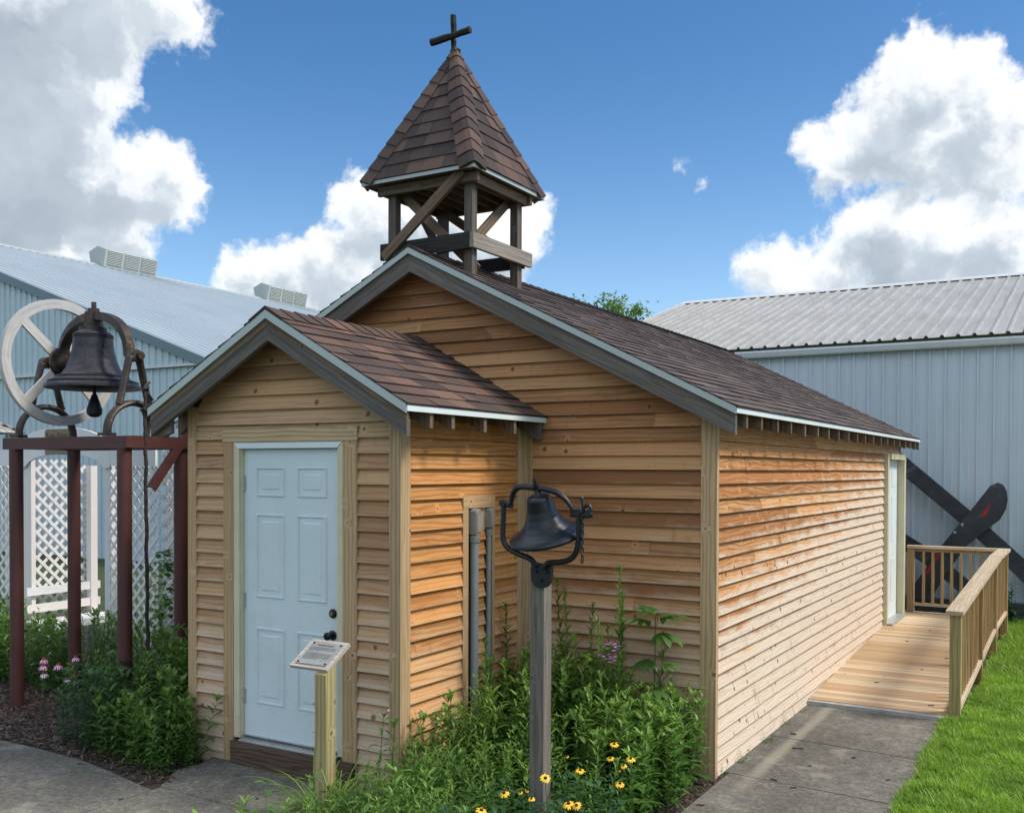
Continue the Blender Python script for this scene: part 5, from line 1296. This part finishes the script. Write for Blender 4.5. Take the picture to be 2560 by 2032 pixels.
for x, y in scatter([(1.02, .45), (1.54, .35), (1.575, 1.1), (1.55, 1.46), (1.0, 1.40)], 150): pl.append((random.randrange(6), x, y, -.01, ru(.38, .56) + (.06 if y > .8 else 0), ru(0, 6.28), ru(0, .14)))
mass('corner_foliage', P_bus, pl, 'leaf', 'bright leafy clump at the front corner of the church')
# --- left beds
pl = []
for x, y in scatter([(-2.50, -.38), (-1.74, -.44), (-1.68, .02), (-2.02, .55), (-2.75, .75), (-2.75, .1)], 150): pl.append((random.randrange(6), x, y, -.01, (.42 + .30 * max(0, min(1, (y + .3) / .8))) * ru(.75, 1.1), ru(0, 6.28), ru(.02, .30)))
bush = mass('leafy_shrub', P_bus, pl, 'leaf', 'bushy bright green plant spilling over the concrete at the left corner of the porch', 'shrub', kind='thing'); 
pl = []
for x, y in scatter([(-3.15, -.22), (-2.55, -.30), (-2.50, .35), (-3.2, .45)], 150): pl.append((random.randrange(6), x, y, -.01, ru(.40, .60), ru(0, 6.28), ru(.02, .30)))
mass('coneflower_clump', P_bus, pl, 'leaf_dark', 'dark leaved coneflower clump beside the mulch in front of the red bell frame', 'plant', kind='thing')
pl = []
for x, y in scatter([(-9.2, .75), (-4.7, .75), (-4.4, 1.0), (-2.1, 1.0), (-2.0, 1.50), (-9.2, 1.5)], 120):
    pl.append((random.randrange(14), x, y, -.01, ru(.34, .60) + (.08 if x < -4.5 else .12), ru(0, 6.28), ru(0, .2)))
for x, y in scatter([(-4.2, .35), (-2.2, .35), (-2.1, 1.0), (-4.2, 1.0)], 60): pl.append((random.randrange(14), x, y, -.01, ru(.30, .50), ru(0, 6.28), ru(0, .2)))
mass('border_foliage', P_nar + P_bus, pl, 'leaf', 'deep green border of leafy perennials in front of the white lattice')
pl = []
for x, y in scatter([(-9.3, 1.7), (-4.9, 1.7), (-2.2, 1.7), (-2.2, 3.2), (-9.3, 3.2)], 26): pl.append((random.randrange(14), x, y, -.01, ru(.25, .6), ru(0, 6.28), ru(0, .3)))
mass('back_foliage', P_nar + P_bus, pl, 'leaf_dark', 'dark low foliage growing behind the arbor lattice')

# --- single tall stems that stand out against the wall
tall = [((.045, 1.22), 1.14, 'slender stem rising in front of the second conduit'), ((-.30 + .45, .75), .98, 'leafy stem standing before the porch side boards, left of the conduits'),
        ((.62, 1.22), 1.30, 'tall stem just right of the bell post with a light green tip'), ((.765, 1.25), 1.18, 'tall stem with a starry green tip, second from the bell post'),
        ((1.00, 1.20), 1.47, 'tallest stem in the bed, leaning right against the front wall'), ((.94, 1.28), 1.28, 'tall stem close beside the tallest one'), ((.48, 1.30), 1.34, 'tall stem half hidden behind the grey bell post'),
        ((.36, 1.25), .95, 'shorter stem between the conduits and the bell post'), ((.85, 1.30), 1.02, 'medium stem between the two tallest stems'),
        ((.69, 1.10), .98, 'low leafy stem below the starry green tip'), ((.90, 1.12), 1.12, 'leafy stem in front of the tallest stem'), ((.55, 1.05), .90, 'short stem beside the right edge of the grey bell post'), ((1.08, 1.10), .92, 'short stem just left of the magenta phlox'), ((.25, 1.05), .86, 'short dark stem between the two conduits and the corner')]
for (x, y), h, lb in tall:
    t_ = thing('goldenrod_stem', lb, 'plant', (x, y, -.01), 'tall leafy stems against the front wall')
    pb = narrow(h, step=.0125, L0=.135, wr=.21, start=.06, tipc=.8, lean=.10)
    V, Q, A, Mi = pb.arr(); o = mesh_np('foliage', V, Q, A, 'leaf'); o.parent = t_
# broad star-leaved plant
def palmate(pb, p, az, pitch, Ls, at):
    for k in range(7):
        a = az + (k - 3) * .52; L = Ls * (1 - .10 * abs(k - 3)); pb.leaf(p, a, pitch - .06 * abs(k - 3), L, L * .34, droop=.75, fold=.12, at=at, seg=5, prof=lambda t: math.sin(math.pi * min(1, t * .9 + .07)) ** .9)
sp_ = thing('star_leaved_plant', 'tall plant with big star shaped lobed leaves against the front wall', 'plant', (1.20, 1.26, 0))
pb = PB(); P = [Vector((.0, 0, 0)), Vector((.01, 0, .4)), Vector((.02, -.01, .8)), Vector((.03, -.03, 1.14))]; pb.stem(P, .006, .003, (.3, .1, 0))
for (t, az, Ls, pt) in ((1.0, -1.2, .19, .45), (1.0, 2.6, .17, .5), (.98, .3, .20, .25), (.96, -2.6, .19, .2), (.88, -.3, .20, -.1), (.70, -2.0, .17, -.2), (.66, .5, .15, .1), (.52, -1.0, .15, 0), (.4, -2.4, .14, 0)):
    b = along(P, t); d = Vector((math.cos(az), math.sin(az), .25)) * .06; pb.stem([b, b + d], .0025, .002); palmate(pb, b + d, az, pt, Ls, (ru(0, .7), .25, 0))
V, Q, A, Mi = pb.arr(); o = mesh_np('foliage', V, Q, A, 'leaf'); o.parent = sp_
# thin leafy weeds beside the sign and at the frame edges
for (x, y, h, lb) in ((-.05, -.17, .62, 'thin stem with a pink blossom beside the sign post'), (.02, -.12, .58, 'thin seedy stem in front of the porch corner'), (-.46, -.20, .60, 'thin stem just left of the sign post against the door')):
    t_ = thing('phlox_plant', lb, 'plant', (x, y, -.01)); pb = bushy(h, pairs=7, L0=.10, wr=.26, lean=.25, tipc=.3)
    top = Vector(pb.V[0]); V, Q, A, Mi = pb.arr(); o = mesh_np('foliage', V, Q, A, 'leaf'); o.parent = t_
    zt = V[V[:, 2].argmax()]
    pb = PB()
    if 'pink' in lb:
        for k in range(7): pb.leaf(Vector(zt), ru(0, 6.28), ru(-.1, 1.0), .016, .012, droop=.3, at=(ru(0, 1), 0, 0), seg=2)
        o = pb.obj('blossom', 'magenta'); o.parent = t_
pxl = thing('pink_phlox', 'magenta phlox blossoms beside the star leaved plant against the wall', 'flower', (1.00, .98, 0))
pb = bushy(.92, pairs=10, L0=.10, lean=.05, tipc=.2); V, Q, A, Mi = pb.arr(); o = mesh_np('foliage', V, Q, A, 'leaf'); o.parent = pxl
pb = PB()
for k in range(34):
    c = Vector((ru(-.05, .07), ru(-.05, .03), .91 + ru(-.06, .07)))
    for q in range(5): pb.leaf(c, q * 1.257 + ru(-.2, .2), ru(-.1, .3), .016, .013, droop=.2, at=(ru(0, 1), 0, 0), seg=2, prof=lambda t: .4 + t * .6)
o = pb.obj('blossom', 'magenta'); o.parent = pxl
# grass-like tuft round the sign post
tf = thing('strap_leaf_tuft', 'tuft of arching pale striped strap leaves at the foot of the sign post', 'plant', (-.16, -.55, 0))
pb = PB()
for k in range(150):
    a = ru(0, 6.28); r_ = ru(0, .10); pb.leaf((math.cos(a) * r_ + ru(-.05, .12), math.sin(a) * r_, 0), a + ru(-.5, .5), ru(.9, 1.45), ru(.36, .62), ru(.007, .012), droop=ru(1.2, 2.6), fold=.3, seg=7, at=(ru(.4, 1), ru(.5, 1), 0), prof=lambda t: 1 - t ** 3)
o = pb.obj('leaves', 'leaf'); o.parent = tf

# --- black-eyed Susans
def daisy(npet, L, W, droop0, cone_r, cone_h, tilt_az, tilt, mat_p, mat_c, nm_root, label, cat, loc, h, group, droopy=.4, scale=1.0):
    root = thing(nm_root, label, cat, loc, group)
    pb = PB(); pb.stem([(ru(-.03, .03), ru(-.03, .03), -h), (ru(-.01, .01), 0, -h * .5), (0, 0, -.005)], .0022, .0018, (.4, .3, 0))
    for k in range(2): pb.leaf((0, 0, -h * ru(.3, .7)), ru(0, 6.28), .5, .07, .02, at=(.3, .2, 0))
    o = pb.obj('stem', 'leaf_dark'); o.parent = root
    rotm = Matrix.Rotation(tilt, 3, Vector((-math.sin(tilt_az), math.cos(tilt_az), 0)))
    pb = PB(); off = ru(0, 1)
    for k in range(npet):
        a = off + 2 * math.pi * k / npet + ru(-.09, .09); pb.leaf((math.cos(a) * cone_r * .6, math.sin(a) * cone_r * .6, 0), a, -droop0 + ru(-.12, .12), L * ru(.85, 1.1) * scale, W * scale, droop=droopy, fold=.25, seg=3, at=(ru(0, 1), 0, 0), prof=lambda t: .55 + .45 * math.sin(math.pi * min(1, t * .9 + .1)))
    pb.V = [tuple(rotm @ Vector(v)) for v in pb.V]
    o = pb.obj('petals', mat_p); o.parent = root
    mb = MB(); mb.lathe([(0, cone_h), (cone_r * .45, cone_h * .93), (cone_r * .85, cone_h * .6), (cone_r, cone_h * .15), (cone_r * .9, -.003), (0, -.004)], (0, 0, 0), 14, mat=rotm)
    o = mb.build('flower_centre', mat_c); o.parent = root
    return root
G = 'black eyed susan flowers in the bed'
fl = [((1.349, .322, .5), 'yellow flower with dark centre farthest back, right of the bell post', 1), ((1.451, .051, .5), 'half open yellow flower just below the farthest one', .9), ((1.655 - .1, .10, .5), 'yellow flower facing sideways at the right, near the corner foliage', 1),
      ((1.607 - .06, .02, .48), 'small ragged yellow flower left of the sideways one', .8), ((1.407, -.24, .5), 'bright yellow flower standing right of the grey post at mid height', 1), ((1.226, -.05, .5), 'little yellow bud close to the right side of the grey post', .45),
      ((1.451 - .05, -.62, .56), 'yellow flower directly in front of the grey bell post', 1.05), ((1.65, -.25, .47), 'drooping yellow flower low at the right edge of the bed', 1), ((1.246, -.772, .5), 'open yellow flower to the left of the bell post', 1.05),
      ((1.314, -.724, .5), 'small yellow bud between the left flower and the post', .5), ((1.358, -.733, .52), 'tiny yellow bud nearest the foot of the bell post', .4), ((1.408, -.774, .5), 'half opened yellow flower low beside the foot of the post', .7),
      ((1.60, -.744, .5), 'large yellow flower at the front, left one of the touching pair', 1.15), ((1.645, -.747, .5), 'yellow flower at the front, right one of the touching pair', .9), ((1.284, -1.042, .5), 'yellow flower at the very front edge, farthest left', 1.1), ((1.48, .10, .42), 'very small yellow bud above the right group', .4)]
cam_xy = Vector((3.83, -5.01))
for (p_, lb, sc) in fl:
    az = math.atan2(cam_xy.y - p_[1], cam_xy.x - p_[0]) + ru(-.7, .7)
    daisy(13 if sc > .6 else 9, .030, .0095, ru(.1, .45), .0085 * max(.6, sc), .009, az, ru(.25, .75), 'yellow', 'cone_dark', 'black_eyed_susan', lb, 'flower', p_, .34, G, scale=sc * .86)
G2 = 'coneflowers left of the porch'
for (p_, lb, mt_, sc) in (((-3.59, -.05, .575), 'leftmost pink coneflower of the row of three', 'pink', 1), ((-3.496, -.12, .545), 'middle pink coneflower of the row of three', 'pink', 1.02), ((-3.357, -.08, .560), 'rightmost pink coneflower of the row of three', 'pink', 1.1),
                         ((-3.179, -.05, .632), 'single pink coneflower set higher, against the second red post', 'pink', .9), ((-3.512, -.10, .478), 'faded pink coneflower below the row of three', 'palepink', .9), ((-3.15, -.15, .48), 'small whitish coneflower low among the dark leaves', 'palepink', .65)):
    daisy(14, .046, .0115, .75, .017, .016, 0, ru(0, .15), mt_, 'cone_orange', 'coneflower', lb, 'flower', p_, .42, G2, droopy=.5, scale=sc)
# --- vine on the lattice
vn = thing('climbing_vine', 'twining green vine climbing the lattice behind the bell rope', 'vine', (-3.95, 1.50, 0))
pb = PB()
for s_ in range(5):
    P = [Vector((.10 * math.sin(t * 7 + s_) * (1 - .3 * t) + (s_ - 2) * .04, ru(-.02, .02), 1.35 * t)) for t in np.linspace(0, 1, 14)]; pb.stem(P, .004, .002, (.2, .1, 0))
    for k in range(75):
        t = ru(0, 1); b = along(P, t); a = ru(0, 6.28); L = ru(.045, .085); off = Vector((ru(-.09, .09), ru(-.10, .03), ru(-.03, .03)))
        pb.leaf(b + off, a, ru(-.6, .5), L, L * .75, droop=.6, fold=.1, at=(ru(0, 1), ru(0, .75), 0), seg=3)
o = pb.obj('foliage', 'leaf'); o.parent = vn
# weed by the barn wall and weeds along the wall foot
wd_ = thing('leafy_weed', 'broad leaved weed growing at the foot of the barn wall beyond the ramp', 'plant', (2.80, 10.35, 0))
pb = PB()
for k in range(6): broad(ru(.4, .62), n=10, L0=.16, wr=.4, pb=pb, lean=.5)
o = pb.obj('foliage', 'leaf_dark'); o.parent = wd_
pl = []
for y0, n_ in ((2.02, 9), (2.62, 8), (3.2, 5), (3.75, 4), (1.62, 5)):
    for k in range(n_): pl.append((random.randrange(6), 1.572 + ru(0, .045), y0 + ru(-.10, .10), -.01, ru(.05, .11), ru(0, 6.28), ru(.1, .6)))
mass('wall_weeds', P_bro, pl, 'leaf', 'little weeds sprouting between the church wall and the concrete')
# --- tree beyond the roof
tree = thing('tree', 'green leafy tree top showing beyond the roof ridge between the two barns', 'tree', (-9.1, 22.3, 0))
mb = MB(); mb.tube([(-9.1, 22.3, -.03), (-9.05, 22.3, 2.2), (-9.1, 22.35, 4.2), (-8.95, 22.3, 6.0)], [.2, .16, .11, .04], 10)
for k in range(7): a = k * .9; z = 2.6 + k * .4; mb.tube([(-9.07, 22.3, z), (-9.07 + math.cos(a) * .7, 22.3 + math.sin(a) * .7, z + .7), (-9.07 + math.cos(a) * 1.25, 22.3 + math.sin(a) * 1.25, z + 1.2)], [.07, .045, .015], 7)
mb.build('trunk', 'bark', tree)
pb = PB(); cl = []
for k in range(120):
    a, b = ru(0, 6.28), math.acos(ru(-1, 1)); r_ = ru(.45, 1.0) ** .5
    cl.append(Vector((-9.1 + 1.65 * r_ * math.sin(b) * math.cos(a), 22.3 + 1.65 * r_ * math.sin(b) * math.sin(a), 5.55 + 1.85 * r_ * math.cos(b))))
for c in cl:
    for k in range(75):
        q = Vector((random.gauss(0, .17), random.gauss(0, .17), random.gauss(0, .13))); pb.leaf(c + q, ru(0, 6.28), ru(-.9, .9), ru(.12, .19), .085, droop=.4, at=(ru(0, 1), ru(0, .8), 0), seg=2)
V, Q, A, Mi = pb.arr(); mesh_np('crown', V, Q, A, 'leaf_tree', tree)

# --- lawn
def lawn(n, poly, hlo, hhi, seed):
    g_ = np.random.default_rng(seed); xs = np.array([p[0] for p in poly]); ys = np.array([p[1] for p in poly])
    X = g_.uniform(xs.min(), xs.max(), n * 2); Y = g_.uniform(ys.min(), ys.max(), n * 2)
    ins = np.zeros(len(X), bool); j = len(poly) - 1
    for i in range(len(poly)):
        c = ((poly[i][1] > Y) != (poly[j][1] > Y)) & (X < (poly[j][0] - poly[i][0]) * (Y - poly[i][1]) / (poly[j][1] - poly[i][1] + 1e-9) + poly[i][0]); ins ^= c; j = i
    X, Y = X[ins], Y[ins]; n = len(X)
    clump = 0
    for fq, am in ((6.0, .55), (15.0, .45)):
        G_ = g_.uniform(0, 1, (400, 400)); fx, fy = (X + 10) * fq % 398, (Y + 10) * fq % 398; ix, iy = fx.astype(int), fy.astype(int); tx, ty = fx - ix, fy - iy
        tx, ty = tx * tx * (3 - 2 * tx), ty * ty * (3 - 2 * ty); clump = clump + am * ((G_[ix, iy] * (1 - tx) + G_[ix + 1, iy] * tx) * (1 - ty) + (G_[ix, iy + 1] * (1 - tx) + G_[ix + 1, iy + 1] * tx) * ty)
    clump = np.clip((clump - .2) * 1.6, 0, 1.2)
    H = g_.uniform(hlo, hhi, n) * (.65 + .6 * clump); az = g_.uniform(0, 6.28, n); lean = g_.uniform(.1, 1.15, n); wd = g_.uniform(.0022, .0055, n)
    sx, sy = -np.sin(az), np.cos(az); V = np.zeros((n, 8, 3)); t_ = [0, .4, .75, 1.0]
    for i, t in enumerate(t_):
        out = H * lean * t ** 1.8; z = H * t * (1 - .22 * lean * t); w_ = wd * (1 - t ** 2 * .92)
        for k, sg in ((0, -1), (1, 1)):
            V[:, i * 2 + k, 0] = X + np.cos(az) * out + sx * w_ * sg; V[:, i * 2 + k, 1] = Y + np.sin(az) * out + sy * w_ * sg; V[:, i * 2 + k, 2] = z - .012
    base = (np.arange(n) * 8)[:, None]; Q = np.concatenate([base + np.array([0, 1, 3, 2]), base + np.array([2, 3, 5, 4]), base + np.array([4, 5, 7, 6])])
    A = np.zeros((n, 8, 3)); A[:, :, 0] = np.clip(g_.uniform(-.1, .7, n) + .35 * clump, 0, 1)[:, None]; A[:, :, 1] = np.array([0, 0, .3, .3, .6, .6, .85, .85])[None, :] * g_.uniform(.4, 1.1, n)[:, None]
    return V.reshape(-1, 3), Q, A.reshape(-1, 3)
V1, Q1, A1 = lawn(75000, [(2.80, -.6), (4.0, -.6), (3.9, 6.0), (2.86, 6.0), (2.80, 4.2), (2.70, 3.9), (2.74, 3.3), (2.71, 2.8), (2.77, 2.2), (2.72, 1.7), (2.78, 1.1), (2.76, .6)], .03, .10, 1)
V2, Q2, A2 = lawn(36000, [(2.80, 6.0), (4.2, 6.0), (4.2, 11.3), (1.2, 11.3), (1.2, 9.25), (2.80, 9.25)], .03, .10, 2)
V3, Q3, A3 = lawn(60000, [(2.84, -3.5), (8, -3.5), (8, 11.3), (4.2, 11.3), (4.2, 6.0), (3.9, 6.0), (4.0, -.6), (2.84, -.6)], .05, .13, 3)
tag(mesh_np('grass', np.concatenate([V1, V2, V3]), np.concatenate([Q1, Q2 + len(V1), Q3 + len(V1) + len(V2)]), np.concatenate([A1, A2, A3]), 'leaf_grass'), 'bright green lawn grass beside the ramp and path', kind='stuff')
# clover in the lawn
pl = [(random.randrange(6), x, y, -.01, ru(.05, .09), ru(0, 6.28), ru(.1, .5)) for x, y in scatter([(2.9, 1.0), (4.0, 1.0), (3.9, 7.5), (2.9, 7.5)], 75)]
mass('lawn_clover', P_bro, pl, 'leaf_grass', 'broad leaved clover scattered through the lawn')

# --- bark mulch and litter
mb = MB()
def chips(poly, dens, lmin, lmax, z0=0.0, hmax=.02):
    for x, y in scatter(poly, dens):
        L, Wd, T = ru(lmin, lmax), ru(.004, .012), ru(.002, .005); a = ru(0, 6.28); tl = ru(-.5, .5); c = Vector((x, y, z0 + ru(.002, hmax)))
        d = Vector((math.cos(a) * math.cos(tl), math.sin(a) * math.cos(tl), math.sin(tl))) * L / 2; s_ = Vector((-math.sin(a), math.cos(a), ru(-.4, .4))) * Wd / 2
        r_ = ru(0, 1) ** 1.6; mb.beam(c - d, c + d, s_, (0, 0, T / 2), at=(min(1, r_ if random.random() > .02 else 3.0), 0, 0))
chips([(-5.4, -.42), (-3.2, -.39), (-2.6, -.41), (-2.1, -.49), (-1.72, -.58), (-1.62, -.45), (-1.70, -.1), (-1.66, .02), (-2.0, .2), (-3.0, .9), (-5.4, .9)], 1500, .015, .065)
chips([(-.62, -.36), (-.42, -.58), (-.3, -.9), (.1, -.5), (.1, .0), (-.42, -.02)], 700, .012, .05, .0)
chips([(1.42, -1.0), (1.60, -1.0), (1.60, 1.50), (1.44, 1.48)], 900, .012, .05)
tag(mb.build('bark_mulch', 'mulch'), 'brown shredded bark mulch around the beds', kind='stuff')
mb = MB()
for (x, y, L, a, T) in ((1.86, 2.55, .085, .25, .008), (1.92, 1.70, .055, -.3, .006), (2.28, 2.52, .030, 0, .006), (2.08, 1.60, .04, .4, .006), (2.05, 2.15, .025, .5, .006), (1.72, 2.95, .05, -.4, .008), (-3.0, -1.05, .02, .3, .006), (-1.6, -.85, .03, 1.2, .004), (-2.5, -.50, .04, .6, .006), (2.6, 2.1, .03, 1.0, .006), (1.66, .95, .05, .2, .005), (-.85, -.4, .02, .8, .006)):
    d = Vector((math.cos(a), math.sin(a), 0)) * L / 2; mb.beam(Vector((x, y, .004)) - d, Vector((x, y, .006)) + d, Vector((-d.y, d.x, 0)).normalized() * .005, (0, 0, T / 2), at=(ru(0, .35), 0, 0))
for (x, y) in ((1.98, 4.9), (2.3, 5.6), (2.45, 6.2), (2.55, 4.3), (1.95, 6.9), (2.1, 7.6), (2.66, 5.2)):
    mb.beam((x, y, deckz(y) + .003), (x + ru(.02, .05), y + ru(-.02, .02), deckz(y) + .006), (0, .008, 0), (0, 0, .002), at=(.05, 0, 0))
tag(mb.build('leaf_litter', 'mulch'), 'dry twigs and leaf scraps lying on the path and ramp', kind='stuff')
